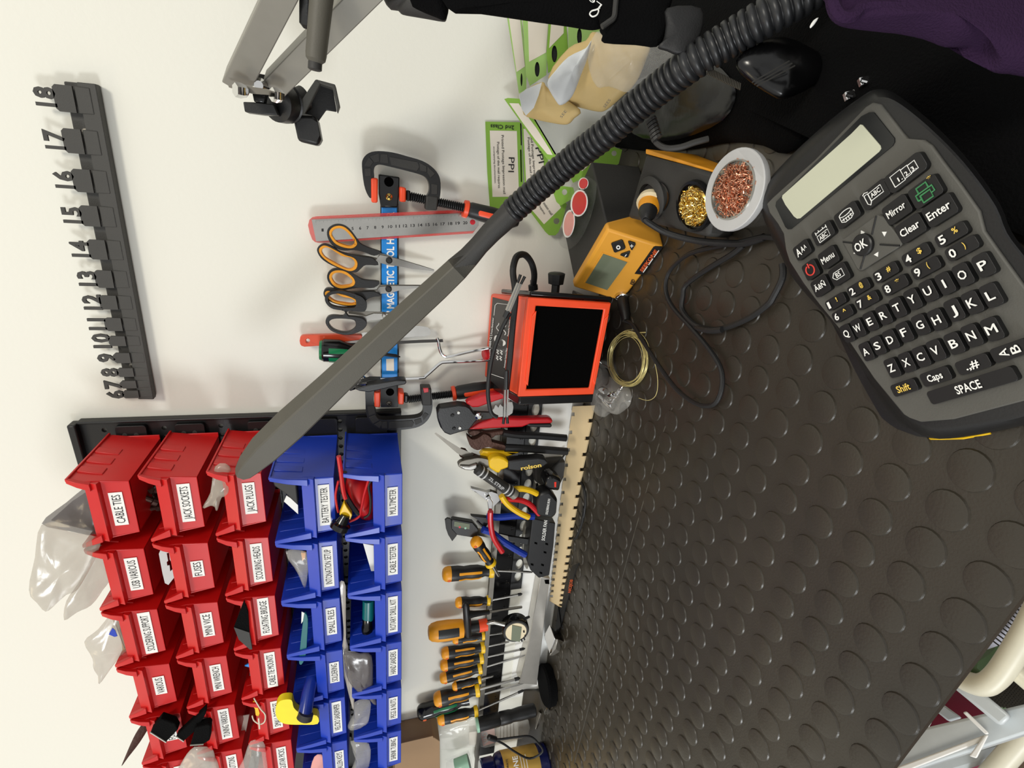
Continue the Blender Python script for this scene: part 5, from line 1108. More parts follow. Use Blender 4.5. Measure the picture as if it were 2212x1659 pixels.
lines(o, top, [[(-5, -4.4), (5, -4.4), (5, 0.4), (-5, 0.4), (-5, -4.4)], [(-5, 1.4), (-5, 3.8)], [(5, 1.4), (5, 3.8)], [(-5, 2.6), (5, 2.6)], [(-2, 2.6), (-2, 3.8)], [(2, 2.6), (2, 3.8)]])
o, top = key(kA(815, 985), 0.0185, 0.0110, None)
el = [(5 * math.cos(a), 2 + 1.6 * math.sin(a)) for a in [2 * PI * i / 16 for i in range(17)]]
lines(o, top, [el, [(-5, 2), (-5, -2), (-2.5, -3.4), (2.5, -3.4), (5, -2), (5, 2)], [(-3, -0.4), (-3, -2.4)], [(-1, -0.8), (-1, -3)], [(1, -0.8), (1, -3)], [(3, -0.4), (3, -2.4)], [(-4.4, -1.2), (4.4, -1.2)]])
o, top = key(kA(1040, 820), 0.0190, 0.0112, None)
text3('ABC', top - U * 0.0018 - Vv * 0.0008, U * 0.0070, Vv * 0.0028, LF.n, 'print_white', o, name='key_legend', bold=0.02)
lines(o, top, [[(-3, -2), (6.2, -2), (6.2, 3), (-3, 3), (-3, -2)], [(-6, 3.4), (-6, -2.4), (-4.6, -4), (-3.2, -2.4), (-3.2, 3.4), (-6, 3.4)], [(-6.6, 4.2), (-5, 5), (-2.6, 4.2)]])
o, top = key(kA(1285, 645), 0.0250, 0.0118, None, r=0.003)
lines(o, top, [[(-8, -3.6), (-1, -3.6), (-1, 3.6), (-8, 3.6), (-8, -3.6)], [(-1, -3), (3.4, -3), (3.4, 3), (-1, 3)], [(3.4, -2.6), (8, -2.6), (8, 2.6), (3.4, 2.6)]])
for t_, a in (('1.', -0.0045), ('2.', 0.0002), ('3.', 0.0045)): text3(t_, top + U * a - Vv * 0.0024, U * 0.0028, Vv * 0.0026, LF.n, 'print_white', o, name='key_legend', bold=0.02)
o, top = key(kA(1450, 795), 0.0172, 0.0126, None)
lines(o, top, [[(-3, 1), (-3, 4.5), (3, 4.5), (3, 1)], [(-5, -2.5), (-5, 1), (5, 1), (5, -2.5), (3, -2.5)], [(-5, -2.5), (-3, -2.5)], [(-3, -0.5), (3, -0.5), (3, -5), (-3, -5), (-3, -0.5)]], 'print_green', 0.0005)
text3('*', top + U * 0.0045 + Vv * 0.0035, U * 0.0026, Vv * 0.0026, LF.n, 'print_yellow', o, name='shift_legend', bold=0.02)
# nav pad
nv = plate('arrow_pad', kA((742, 1195), (1025, 990), (1050, 988), (1075, 1005), (1222, 1195), (1228, 1222), (1210, 1242), (905, 1436), (880, 1436), (860, 1420), (748, 1215)), lf(0.0040), LF.n, 0.0024, 'face_grey', lm, bevel=0.0010)
for a, b in (((1020, 995), (985, 1145)), ((1210, 1235), (1050, 1225)), ((892, 1425), (930, 1300)), ((752, 1205), (880, 1218))):
    MB().tube([LF.at(*kA(*a), 0.0041), LF.at(*kA(*b), 0.0041)], 0.0006, 6).build('pad_groove', 'black_plastic', nv)
for a, b, d in ((905, 1130, (0, 1)), (1085, 1135, (1, 0)), (850, 1290, (-1, 0)), (1022, 1308, (0, -1))):
    c = LF.at(*kA(a, b), 0.0043); dd = U * d[0] + Vv * d[1]; ss_ = U * d[1] - Vv * d[0]
    MB().prism([c + dd * 0.0016, c - dd * 0.001 + ss_ * 0.0017, c - dd * 0.001 - ss_ * 0.0017], LF.n * -0.0003).build('arrow_mark', 'print_white', nv, smooth=False)
c = LF.at(*kA(962, 1218), 0.0)
ok = MB().lathe(c, c + LF.n * 0.0068, [(0, 0.0072), (0.9, 0.0072), (1, 0.0064)], 28).build('ok_button', 'black_plastic', lm)
text3('OK', c + LF.n * 0.0069 - U * 0.0046 - Vv * 0.0028, U * 0.0092, Vv * 0.0056, LF.n, 'print_white', ok, name='key_legend', bold=0.02)
key(kB(1002, 1140), 0.0178, 0.0082, 'Shift', 'print_yellow', th=0.0044, tw=0.0095)
key(kB(1285, 1040), 0.0182, 0.0086, 'Caps', th=0.0042, tw=0.0095)
key(kB(1620, 930), 0.0182, 0.0082, '.,#', th=0.0044, tw=0.0075)
o, top = key(kB(1955, 810), 0.0182, 0.0082, None)
text3('A', top - U * 0.0005 - Vv * 0.0022, Vv * 0.0044, U * -0.0044, LF.n, 'print_white', o, name='key_legend', bold=0.01)
text3('B', top + U * 0.0052 - Vv * 0.0022, Vv * 0.0044, U * -0.0044, LF.n, 'print_white', o, name='key_legend', bold=0.01)
key(kB(1585, 1130), 0.0500, 0.0085, 'SPACE', th=0.0048, tw=0.0145)
ys = MB().tube([LF.at(1962, 924, -0.018), LF.at(2009, 947, -0.018), LF.at(2081, 945, -0.018), LF.at(2140, 934, -0.018)], 0.0012, 6).build('yellow_underside_label', 'yellow', lm)
# ================================================================ desk lamp in front
kL = K(500, 360, 0.42194)
dl = thing('desk_lamp', 'long grey lamp head on a thick ribbed gooseneck crossing in front of the wall', 'lamp', T(1790, -40, 0.38))
secs = []
path = [((40, 1590), 24), ((56, 1568), 46), ((92, 1522), 64), ((165, 1445), 82), ((300, 1318), 88), ((500, 1132), 80), ((700, 943), 74), ((900, 757), 70), ((1050, 620), 67), ((1150, 525), 64), ((1215, 462), 56), ((1270, 400), 52), ((1330, 335), 56), ((1400, 268), 60), ((1436, 232), 60)]
tz = [0.62, 0.62, 0.618, 0.616, 0.613, 0.61, 0.607, 0.604, 0.601, 0.598, 0.594, 0.588, 0.582, 0.578, 0.575]
C3 = [T(*kL(*p), t) for (p, w_), t in zip(path, tz)]
vd = -(Rt @ V((0, 0, 1)))
for i, ((p, w_), t) in enumerate(zip(path, tz)):
    d_ = (C3[min(i + 1, len(C3) - 1)] - C3[max(i - 1, 0)]).normalized()
    bb_ = (vd - d_ * vd.dot(d_)).normalized(); aa_ = d_.cross(bb_)
    if aa_.dot(Rt @ V((0, 1, 0))) < 0: aa_ = -aa_
    R_ = w_ * 0.42194 * t / FPX
    k = 0 if i < 10 else min(1, (i - 9) / 3)
    flat = [(-1.0, -0.15), (-0.95, 0.12), (-0.16, 0.72), (-0.04, 0.72), (0.96, 0.0), (1.0, -0.12), (0.9, -0.40), (0.0, -0.48), (-0.9, -0.40), (-1.0, -0.3)]
    rd = [(math.cos(q_), math.sin(q_)) for q_ in [math.radians(a) for a in (180, 152, 110, 80, 35, 0, -40, -90, -140, -165)]]
    secs.append([C3[i] + aa_ * R_ * (x * (1 - k) + u_ * k) + bb_ * R_ * (y * (1 - k) + v_ * k) for (x, y), (u_, v_) in zip(flat, rd)])
MB().loft(secs[:11]).build('lamp_head', 'lamp_grey', dl, bevel=0.0012, angle=30)
MB().loft([secs[9]] + secs[10:]).build('neck_joint', 'dark_grey', dl, angle=60)
gp = sm([T(x, y, t) for x, y, t in ((1105, 458, 0.575), (1165, 405, 0.556), (1240, 342, 0.53), (1310, 288, 0.50), (1380, 226, 0.475), (1440, 178, 0.452), (1500, 133, 0.43), (1580, 82, 0.415), (1650, 40, 0.40), (1720, 0, 0.39), (1800, -50, 0.38))], 12, False)
# resample evenly
acc = [0.0]
for a, b in zip(gp, gp[1:]): acc.append(acc[-1] + (b - a).length)
def at_len(s):
    for i in range(len(acc) - 1):
        if acc[i + 1] >= s: 
            f_ = (s - acc[i]) / (acc[i + 1] - acc[i]); return gp[i] + (gp[i + 1] - gp[i]) * f_
    return gp[-1]
pp, rr = [], []; s = 0.0; sp_ = 0.0066
while s < acc[-1]:
    for f_, r_g in ((0.0, 0.0112), (0.12, 0.0138), (0.5, 0.0144), (0.76, 0.0138), (0.88, 0.0112)):
        pp.append(at_len(s + f_ * sp_)); rr.append(r_g)
    s += sp_
MB().tube(pp, rr, 20).build('ribbed_gooseneck', 'gooseneck', dl, angle=70)
MB().tube([gp[0] - (gp[6] - gp[0]) * 0.3, gp[0], gp[0] + (gp[6] - gp[0]) * 0.25], 0.0128, 20).build('collar', 'dark_grey', dl)
# ================================================================ phone holder arm
k6 = K(440, 0, 0.25316)
ph = thing('phone_holder_arm', 'grey scissor arm with black phone clamp reaching in from the top edge', 'phone holder', T(700, -60, 0.6))
def sqbar(name, a, da, b, db, w_, m, rot=0.6):
    A_, B_ = W(*k6(*a), da), W(*k6(*b), db); ax = (B_ - A_).normalized()
    n = (vd - ax * vd.dot(ax)).normalized(); s = ax.cross(n)
    n2, s2 = n * math.cos(rot) + s * math.sin(rot), s * math.cos(rot) - n * math.sin(rot)
    return MB().loft([[P_ + n2 * x * w_ + s2 * y * w_ for x, y in ((-.5, -.5), (.5, -.5), (.5, .5), (-.5, .5))] for P_ in (A_, B_)]).build(name, m, ph, bevel=0.001)
sqbar('arm_bar', (760, -260), 0.24, (285, 700), 0.16, 0.023, 'arm_grey')
sqbar('arm_bar', (1560, -250), 0.24, (600, 725), 0.16, 0.021, 'arm_grey')
hw_ = lambda pts, d: [W(*k6(*p), d) for p in pts]
br = wplate('pivot_plate', k6((210, 732), (300, 725), (560, 762), (640, 775), (645, 800), (560, 810), (420, 800), (300, 770), (215, 745)), 0.185, 0.002, 'dull_steel', ph)
wplate('pivot_plate', k6((190, 600), (220, 592), (420, 618), (560, 645), (560, 680), (520, 690), (380, 690), (360, 660)), 0.142, 0.002, 'dark_grey', ph)
wplate('bracket', k6((425, 690), (540, 680), (545, 760), (520, 880), (430, 870), (415, 800)), 0.165, 0.012, 'black_gloss', ph, bevel=0.001)
for a, b in ((280, 772), (590, 812)):
    p = W(*k6(a, b), 0.188); MB().lathe(p - V((0, 0.006, 0)), p + V((0, 0, -0.008)) , [(0, 0.006), (0.5, 0.0065), (1, 0.005)], 6).build('bolt', 'chrome', ph)
p = W(*k6(478, 735), 0.172); MB().lathe(p + V((0, 0.004, 0)), p + V((0, -0.006, 0)), [(0, 0.0072), (0.6, 0.0072), (1, 0.004)], 16).build('bolt', 'chrome', ph)
wplate('base_plate', k6((335, 868), (430, 872), (600, 890), (640, 985), (500, 975), (350, 955)), 0.165, 0.020, 'black_plastic', ph, bevel=0.001)
MB().lathe(W(*k6(600, 880), 0.150), W(*k6(740, 880), 0.130), [(0, 0.010), (0.15, 0.0175), (0.6, 0.019), (0.75, 0.0175), (0.8, 0.019), (1, 0.012)], 28).build('ball_joint', 'black_plastic', ph)
MB().lathe(W(*k6(735, 885), 0.130), W(*k6(870, 830), 0.120), [(0, 0.007), (0.3, 0.012), (0.9, 0.012), (1, 0.008)], 20).build('neck', 'dark_grey', ph)
sp2 = [(955, 675), (1120, 722), (1155, 915), (1138, 962), (1045, 942), (972, 1040), (965, 1008), (760, 970), (820, 890)]
def solid(name, top, d0, d1, m, bev=0.0015):
    return MB().loft([[W(*k6(*p), d0) for p in top], [W(*k6(*p), d1) for p in top]]).build(name, m, ph, bevel=bev)
MB().prism([W(*k6(*p), 0.139) for p in ((955, 675), (1000, 705), (862, 968), (930, 985), (770, 980), (765, 955))], (0, 0.012, 0)).build('clamp_spine', 'face_grey', ph, bevel=0.001)
MB().prism([W(*k6(*p), 0.139) for p in ((955, 675), (1122, 720), (1160, 900), (1138, 962), (1118, 840), (1098, 748), (990, 712))], (0, 0.022, 0)).build('upper_jaw', 'face_grey', ph, bevel=0.001)
MB().prism([W(*k6(*p), 0.118) for p in ((990, 712), (1100, 745), (1135, 955), (1045, 940), (975, 1040), (845, 965))], (0, 0.004, 0)).build('jaw_pad', 'black_plastic', ph, bevel=0.001)
MB().prism([W(*k6(*p), 0.135) for p in ((755, 980), (930, 985), (970, 1010), (1003, 1190), (975, 1246), (805, 1205))], (0, 0.030, 0)).build('lower_jaw', 'black_plastic', ph, bevel=0.003)
mc = thing('boom_arm', 'dark tubular boom with end cap hanging in from the upper edge', 'boom', T(695, -40, 0.4))
MB().lathe(T(700, -60, 0.42), T(681, 136, 0.44), [(0, 0.0096), (0.9, 0.0084), (0.96, 0.0078), (1, 0.0050)], 22).build('tube', 'lamp_grey', mc)
MB().lathe(T(681, 133, 0.44), T(680, 152, 0.442), [(0, 0.0045), (0.1, 0.0056), (0.9, 0.0056), (1, 0.0045)], 14).build('end_cap', 'dark_grey', mc)
MB().lathe(T(664, -40, 0.43), T(663, 62, 0.45), [(0, 0.0062), (0.9, 0.0062), (1, 0.003)], 14).build('side_tube', 'black_plastic', mc)
MB().tube(sm([T(x, y, 0.445) for x, y in ((662, 30), (653, 33), (651, 38), (656, 42), (662, 40))], 3, False), 0.0006, 6).build('wire_clip', 'steel', mc)
# ================================================================ black strap and things at the upper right
kS = K(840, 0, 0.28933)
def tplate(name, pts, t, th, m, parent, bevel=0.0, smc=0):
    if smc: pts = sm(pts, smc)
    return MB().prism([T(p[0], p[1], t) for p in pts], -vd * th).build(name, m, parent, bevel=bevel)
gs = thing('guitar_strap', 'wide black fabric strap with white script lettering across the top edge', 'strap', T(1200, -50, 0.44))
def tcush(name, pts, t, up, m, parent, amp=0.002, nf=30, dt=None, down=0.004):
    return MB().cushion([T(p[0], p[1], t + (dt(p[0], p[1]) if dt else 0)) for p in [tuple(q) for q in sm(pts, 3)]], vd, up, down, amp, nf).build(name, m, parent, angle=60)
tcush('strap_band', kS((430, -250), (436, 60), (600, 82), (880, 122), (1100, 155), (1350, 190), (1480, 212), (1560, 214), (1640, 180), (1680, 60), (1700, -200)), 0.44, 0.010, 'fabric_black', gs)
tcush('strap_end', kS((1560, -150), (1580, 200), (1572, 225), (1596, 262), (1605, 312), (1850, 328), (2010, 342), (2060, 250), (2080, 120), (2100, -150)), 0.43, 0.010, 'fabric_black', gs)
MB().tube(sm([T(*kS(a, b), 0.418) for a, b in ((1700, -60), (1690, 60), (1680, 130), (1640, 165), (1590, 200))], 4, False), 0.0022, 8).build('strap_binding', 'dark_grey', gs)
ft2 = lambda x, y: T(x, y, 0.4255)
ptext('Lev', ft2, (1300, 14), (1262, -14), 15, 'print_white', gs.children[0], nrm=vd, bold=0.0, eps=0.002)
MB().tube(sm([T(*kS(a, b), 0.4235) for a, b in ((1575, 60), (1548, 72), (1515, 82), (1500, 104), (1520, 124), (1552, 112), (1566, 84), (1560, 66))], 4, False), 0.0006, 6).build('script_flourish', 'print_white', gs.children[0])
hp = thing('headphones', 'glossy black headphone band hanging at the top edge beside the strap', 'headphones', T(880, -40, 0.46))
tcush('band', kS((-60, -200), (-20, 35), (60, 68), (95, 98), (200, 118), (300, 135), (400, 152), (432, 140), (438, 50), (440, -200)), 0.46, 0.012, 'dark_grey', hp, 0.0008)
tcush('cushion', kS((150, -200), (160, 20), (230, 70), (350, 120), (420, 140), (450, 40), (450, -200)), 0.452, 0.014, 'fabric_black', hp, 0.001)
gb = thing('gaffer_flap', 'dark grey cloth flap at the strap end over the envelopes', 'cloth', T(1450, 60, 0.42))
tcush('flap', kS((2075, 60), (2068, 180), (2050, 300), (2010, 348), (2080, 372), (2150, 400), (2230, 380), (2330, 250), (2330, 60)), 0.425, 0.004, 'rubber', gb, 0.001)
# black gig bag lying on the bench at the right
bg = thing('gig_bag', 'large black padded bag filling the dark bench corner beyond the label maker', 'bag', B(1900, 60, 0.0))
outl = [(1222, 268), (1262, 285), (1300, 312), (1360, 322), (1420, 328), (1500, 322), (1580, 308), (1650, 315), (1700, 332), (1765, 285), (1835, 232), (1925, 150), (2060, 200), (2190, 330), (2310, 470), (2450, 600), (2600, 620), (2900, 200), (2500, -200), (1900, -220), (1500, -160), (1330, -40), (1260, 120)]
so_ = sm(outl, 3)
MB().cushion([B(p.x, p.y, 0.004) for p in so_], V((0, 0, 1)), 0.016, 0.0005, 0.004, 14, rings=12).build('bag_body', 'fabric_black', bg, angle=80)
MB().cushion([B(p[0], p[1], 0.022) for p in sm([(1330, 205), (1420, 150), (1500, 120), (1560, 150), (1590, 200), (1560, 260), (1470, 300), (1390, 300), (1340, 260)], 3)], V((0, 0, 1)), 0.008, 0.001, 0.003, 25).build('front_pocket', 'gloss_bag', bg, angle=80)
def zpath(pts, h): return [B(x, y, h) for x, y in pts]
MB().tube(sm([T(x, y, t) for x, y, t in ((1400, 262, 0.50), (1408, 285, 0.50), (1418, 308, 0.50), (1440, 320, 0.497), (1470, 318, 0.493), (1500, 308, 0.49), (1530, 300, 0.488))], 4, False), 0.0028, 8).build('carry_cord', 'dark_grey', bg)
for i in range(6):
    p0_ = T(1405 + i * 2.4, 258 + i * 7.5, 0.497); MB().lathe(p0_, p0_ + (T(1408 + i * 2.4, 263 + i * 7.5, 0.497) - p0_), [(0, 0.0055), (1, 0.0055)], 10).build('cord_rib', 'dark_grey', bg)
gk = thing('glossy_packet', 'shiny black packet lying on the black bag behind the gooseneck', 'packet', T(1660, 140, 0.42))
tcush('packet', [(1590, 130), (1640, 92), (1690, 82), (1740, 100), (1786, 130), (1790, 160), (1750, 190), (1700, 212), (1670, 205), (1610, 165)], 0.415, 0.010, 'gloss_bag', gk, 0.002)
for i in range(3): MB().tube([T(1625 + i * 5, 178 + i * 4, 0.400), T(1705 + i * 6, 132 + i * 5, 0.399)], 0.0006, 5).build('crease', 'dark_grey', gk)
zp = thing('zip', 'short strip of grey zip teeth beside the gooseneck', 'zip', T(1560, 165, 0.44))
zt_m = MB()
for i in range(22):
    a = i / 21; p = T(1530 + 70 * a, 146 + 34 * a, 0.425); q = T(1528 + 70 * a, 160 + 34 * a, 0.425)
    zt_m.tube([p, q], 0.0007, 5)
zt_m.build('teeth', 'dull_steel', zp, kind='stuff')
for i, (x, y) in enumerate(((1866, 176), (1835, 207))):
    z_ = thing('zip_pull', ['shiny zip pull on the black bag, farther from the label maker', 'shiny zip pull on the black bag, nearer to the label maker'][i], 'zip pull', T(x, y, 0.40), 'zip pulls on the black bag')
    MB().box(T(x, y, 0.375), (Rt @ V((0.0035, -0.001, 0))), (Rt @ V((0.001, 0.0030, 0))), vd * 0.002).build('slider', 'chrome', z_, bevel=0.0008)
    MB().tube([T(x - 6, y - 2, 0.372), T(x + 6, y + 1, 0.372)], 0.0012, 6).build('bar', 'chrome', z_)
wc2 = MB().cushion([T(p[0], p[1], 0.36) for p in sm([(1750, 56), (1757, 44), (1768, 38), (1760, 52), (1752, 60)], 2)], vd, 0.001, 0.001, 0.0001).build('paper_corner', 'white'); tag(wc2, 'tiny white paper corner poking out below the purple cloth', 'paper')
pf = thing('purple_garment', 'dark purple cloth draped in at the top right corner', 'garment', T(2000, 0, 0.25))
MB().cushion([T(p[0], p[1], 0.25) for p in sm([(1785, -70), (1782, 0), (1790, 32), (1812, 50), (1850, 58), (1930, 66), (2000, 80), (2050, 98), (2110, 98), (2130, 120), (2150, 150), (2190, 158), (2300, 150), (2300, -70)], 3)], vd, 0.012, 0.003, 0.002, 30).build('cloth', 'fabric_purple', pf, angle=80)
MB().tube(sm([T(x, y, 0.243) for x, y in ((1800, -30), (1800, 10), (1815, 35), (1840, 36), (1860, 18), (1900, 14), (1980, 18), (2060, 22), (2100, 20))], 4, False), 0.0030, 8).build('rolled_hem', 'fabric_purple', pf)
# ================================================================ postage tags and envelopes by the wall
kT = K(1020, 200, 0.19289); kU = K(1020, 0, 0.20796)
def ptag(label, pts, win, hole, d, col='tag_green', kk=kT, grp='green postage tags', back=False):
    t = thing('postage_tag', label, 'tag', W(*kk(*pts[0]), d), grp)
    wplate('card', kk(*pts), d, 0.0006, col, t, [kk(*circ(*hole))] if hole else (), smooth=False)
    if back: wplate('shade_plate', kk(*[(sum(p[0] for p in pts) / len(pts) + (p[0] - sum(p[0] for p in pts) / len(pts)) * 0.93, sum(p[1] for p in pts) / len(pts) + (p[1] - sum(p[1] for p in pts) / len(pts)) * 0.96) for p in pts]), d - 0.004, 0.002, 'rubber', t, smooth=False)  # dark plate added as painted shade behind the tag's hole and gaps
    if win: wplate('address_window', kk(*win), d + 0.0003, 0.0003, 'tag_white', t, smooth=False)
    return t
t1 = ptag('green postage tag flat on the wall reading 2nd Class and PPI', [(147, 325), (540, 332), (560, 700), (580, 1290), (430, 1300), (200, 1300), (170, 900)], [(197, 425), (500, 430), (525, 1165), (228, 1168)], None, 0.003)
wn = t1.children[-1]; f_w = wf(0.0036)
ptext('2nd Class', f_w, kT(470, 372), kT(205, 358), 8.5, 'print_black', t1)
ptext('PPI', f_w, kT(408, 725), kT(402, 890), 13, 'print_black', wn, bold=0.0)
ptext('Printed Postage Impression mail', f_w, kT(325, 478), kT(348, 1135), 5.6, 'print_black', wn, bold=0.0)
ptext('Postage of this mail requires', f_w, kT(276, 555), kT(290, 1070), 5.4, 'print_black', wn, bold=0.0)
ptext('accompanying documentation.', f_w, kT(236, 605), kT(250, 1020), 3.6, 'print_black', wn, bold=0.0)
for a0_, a1_ in ((345, 590), (640, 1000)): wplate('perforation_slot', kT((538, a0_), (550, a0_), (556, a1_), (546, a1_)), 0.0038, 0.0004, 'filter_foam', t1)
t2 = ptag('green postage tag overlapping the flat one, second PPI print', [(556, 345), (640, 350), (760, 560), (850, 760), (850, 1300), (600, 1250)], [(575, 405), (640, 410), (720, 560), (800, 760), (806, 1100), (610, 1100)], None, 0.010)
f_w = wf(0.0106); wn = t2.children[-1]
ptext('PPI', f_w, kT(705, 620), kT(745, 795), 13, 'print_black', wn, bold=0.0)
ptext('ted Postage Impressi', f_w, kT(650, 490), kT(690, 940), 5.4, 'print_black', wn, bold=0.0)
ptext('Postage of this mail re', f_w, kT(618, 505), kT(650, 960), 5.0, 'print_black', wn, bold=0.0)
t3 = thing('postage_tag', 'long green edged tag leaning out edge on behind the two PPI tags', 'tag', W(*kT(700, 400), 0.03), 'green postage tags')
def skew(pts): return [W(*kT(a, b), 0.018 + 0.05 * max(0, (a - 360)) / 600) for a, b in pts]
MB().prism(skew([(360, 72), (400, 60), (525, 68), (720, 330), (860, 560), (960, 730), (900, 760), (840, 745), (700, 560), (530, 310)]), (0, 0.0006, 0)).build('card', 'tag_green', t3, smooth=False)
MB().prism([p + V((0, -0.0004, 0)) for p in skew([(415, 118), (520, 122), (600, 240), (720, 400), (870, 640), (900, 700), (840, 690), (700, 520), (560, 330)])], (0, 0.0003, 0)).build('address_window', 'tag_white', t3, smooth=False)
MB().prism([p + V((0, -0.0008, 0)) for p in skew([(690, 300), (705, 300), (940, 690), (925, 695)])], (0, 0.0003, 0)).build('fold_line', 'filter_foam', t3, smooth=False)
t4 = ptag('green tag with white window and round hole below the gooseneck', [(640, 1320), (900, 1030), (1060, 1250), (1000, 1480), (965, 1565), (930, 1600), (860, 1598), (820, 1560)], [(665, 1310), (880, 1060), (995, 1290), (805, 1475)], (945, 1440, 34), 0.016)
f_w = wf(0.0166); ptext('ession mail', f_w, kT(790, 1240), kT(880, 1375), 6, 'print_black', t4.children[-1], bold=0.0); ptext('requires', f_w, kT(742, 1268), kT(802, 1365), 5, 'print_black', t4.children[-1], bold=0.0)
t5 = ptag('folded green tag with round hole beside the red and clear blister strip', [(905, 1110), (960, 1040), (1130, 1062), (1156, 1150), (1120, 1190), (990, 1266), (945, 1225)], None, (1035, 1115, 30, 16, 34), 0.030, 'tag_green')
t6 = ptag('green tag in shade with white patch under the gooseneck', [(1080, 900), (1180, 800), (1400, 660), (1560, 600), (1680, 640), (1640, 800), (1400, 900), (1250, 960), (1130, 1010)], [(1205, 810), (1330, 700), (1395, 740), (1230, 880)], (1590, 680, 30), 0.045, 'tag_green')
G2 = 'green postage tags'
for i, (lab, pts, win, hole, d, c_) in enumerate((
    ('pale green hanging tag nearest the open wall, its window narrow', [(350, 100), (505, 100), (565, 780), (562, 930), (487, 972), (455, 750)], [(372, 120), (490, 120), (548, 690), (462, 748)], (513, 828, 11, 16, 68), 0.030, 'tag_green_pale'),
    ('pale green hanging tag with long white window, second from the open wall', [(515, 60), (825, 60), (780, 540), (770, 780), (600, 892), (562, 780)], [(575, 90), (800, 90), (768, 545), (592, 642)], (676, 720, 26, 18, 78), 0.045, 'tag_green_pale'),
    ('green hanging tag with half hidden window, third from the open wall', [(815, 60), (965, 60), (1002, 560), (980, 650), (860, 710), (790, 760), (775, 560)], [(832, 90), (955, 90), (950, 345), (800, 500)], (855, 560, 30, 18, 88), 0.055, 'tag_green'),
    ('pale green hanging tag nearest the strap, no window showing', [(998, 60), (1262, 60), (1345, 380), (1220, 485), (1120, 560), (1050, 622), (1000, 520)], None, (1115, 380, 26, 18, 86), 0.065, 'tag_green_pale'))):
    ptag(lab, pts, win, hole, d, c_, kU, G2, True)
def envl(label, pts, d0, d1, m, up, x0, x1, kk=kU):
    t = thing('padded_envelope', label, 'envelope', W(*kk(*pts[0]), d0), 'padded envelopes by the wall')
    MB().cushion([W(*kk(p.x, p.y), d0 + (d1 - d0) * min(1, max(0, (p.x - x0) / (x1 - x0)))) for p in sm(pts, 3)], (V((-0.2, -1, 0.3))), up, 0.004, 0.004, 40, rings=8).build('envelope', m, t, angle=70)
    return t
e1_ = envl('small tan padded envelope with open white end, lower of the two', [(505, 1010), (560, 930), (730, 850), (800, 930), (1120, 1135), (1060, 1230), (990, 1292), (850, 1282), (570, 1215), (520, 1130)], 0.050, 0.110, 'kraft', 0.014, 500, 1120)
wplate('open_end', kU((490, 985), (560, 925), (725, 855), (690, 990), (640, 1120), (560, 1200), (515, 1130)), 0.085, 0.001, 'tissue', e1_)
e2_ = envl('large tan padded envelope in clear film, upper of the two', [(790, 800), (1000, 500), (1180, 420), (1250, 330), (1400, 370), (1560, 440), (1840, 460), (1800, 640), (1700, 860), (1560, 1000), (1400, 1140), (1300, 1160), (1100, 1115), (900, 1080)], 0.070, 0.150, 'kraft', 0.020, 780, 1840)
o_ = MB().cushion([W(*kU(p.x, p.y), 0.125) for p in sm([(780, 870), (860, 740), (1000, 590), (1180, 500), (1240, 420), (1200, 600), (1130, 780), (1040, 1000), (930, 1092), (870, 1050)], 3)], (0, -1, 0.2), 0.012, 0.002, 0.004, 50).build('open_end', 'tissue', e2_, angle=70)
cf = thing('clear_wrap', 'clear crinkled film wrap over the right side of the envelopes', 'plastic wrap', W(*kU(1900, 600), 0.14))
MB().cushion([W(*kU(p.x, p.y), 0.165) for p in sm([(1200, 620), (1290, 330), (1500, 360), (1860, 440), (2110, 530), (2090, 620), (1850, 820), (1650, 960), (1420, 900), (1290, 900)], 3)], (0, -1, 0.3), 0.010, 0.001, 0.007, 60).build('film', 'clear_film', cf, angle=70)
for a, b in ((445, 'SEE'), (0, '')):
    if b: ptext(b, wf(0.125), kU(930, 1230), kU(985, 1155), 6, 'arm_grey', e1_, bold=0.0)
ptext('SEES', wf(0.172), kU(1380, 1125), kU(1440, 1040), 6, 'arm_grey', e2_, bold=0.0)
# ================================================================ beyond the front edge of the bench
kC = K(1800, 1200, 0.27670)
def bb3(p, h): return B(*kC(*p), h)
tf = thing('trolley_frame', 'pale grey metal trolley frame beyond the front edge of the bench', 'trolley', B(2000, 1560, -0.45))
MB().hexa([bb3(p, -0.16) for p in ((430, 1750), (2000, 1250), (2000, 1050), (640, 1375))] + [bb3(p, -0.13) for p in ((440, 1740), (2000, 1230), (2000, 1040), (650, 1360))]).build('rail', 'painted_frame', tf, bevel=0.002)
MB().hexa([bb3(p, -0.125) for p in ((470, 1662), (1180, 1400), (1200, 1440), (480, 1720))] + [bb3(p, -0.115) for p in ((470, 1662), (1180, 1400), (1200, 1440), (480, 1720))]).build('rail_lip', 'white', tf, bevel=0.001)
MB().hexa([bb3(p, -0.13) for p in ((935, 1030), (1010, 940), (1400, 1260), (1310, 1340))] + [bb3(p, -0.10) for p in ((935, 1030), (1010, 940), (1400, 1260), (1310, 1340))]).build('cross_bar', 'painted_frame', tf, bevel=0.003)
MB().hexa([bb3(p, -0.12) for p in ((1010, 1225), (1040, 1215), (1220, 1390), (1190, 1400))] + [bb3(p, -0.108) for p in ((1010, 1225), (1040, 1215), (1220, 1390), (1190, 1400))]).build('bracket_lip', 'white', tf, bevel=0.001)
MB().hexa([bb3(p, -0.12) for p in ((1060, 1565), (1180, 1400), (1215, 1400), (1120, 1585))] + [bb3(p, -0.108) for p in ((1060, 1565), (1180, 1400), (1215, 1400), (1120, 1585))]).build('bracket_lip', 'white', tf, bevel=0.001)
MB().hexa([bb3(p, -0.22) for p in ((800, 1215), (850, 1155), (1010, 1270), (905, 1300))] + [bb3(p, -0.20) for p in ((800, 1215), (850, 1155), (1010, 1270), (905, 1300))]).build('cross_bar', 'painted_frame', tf, bevel=0.002)
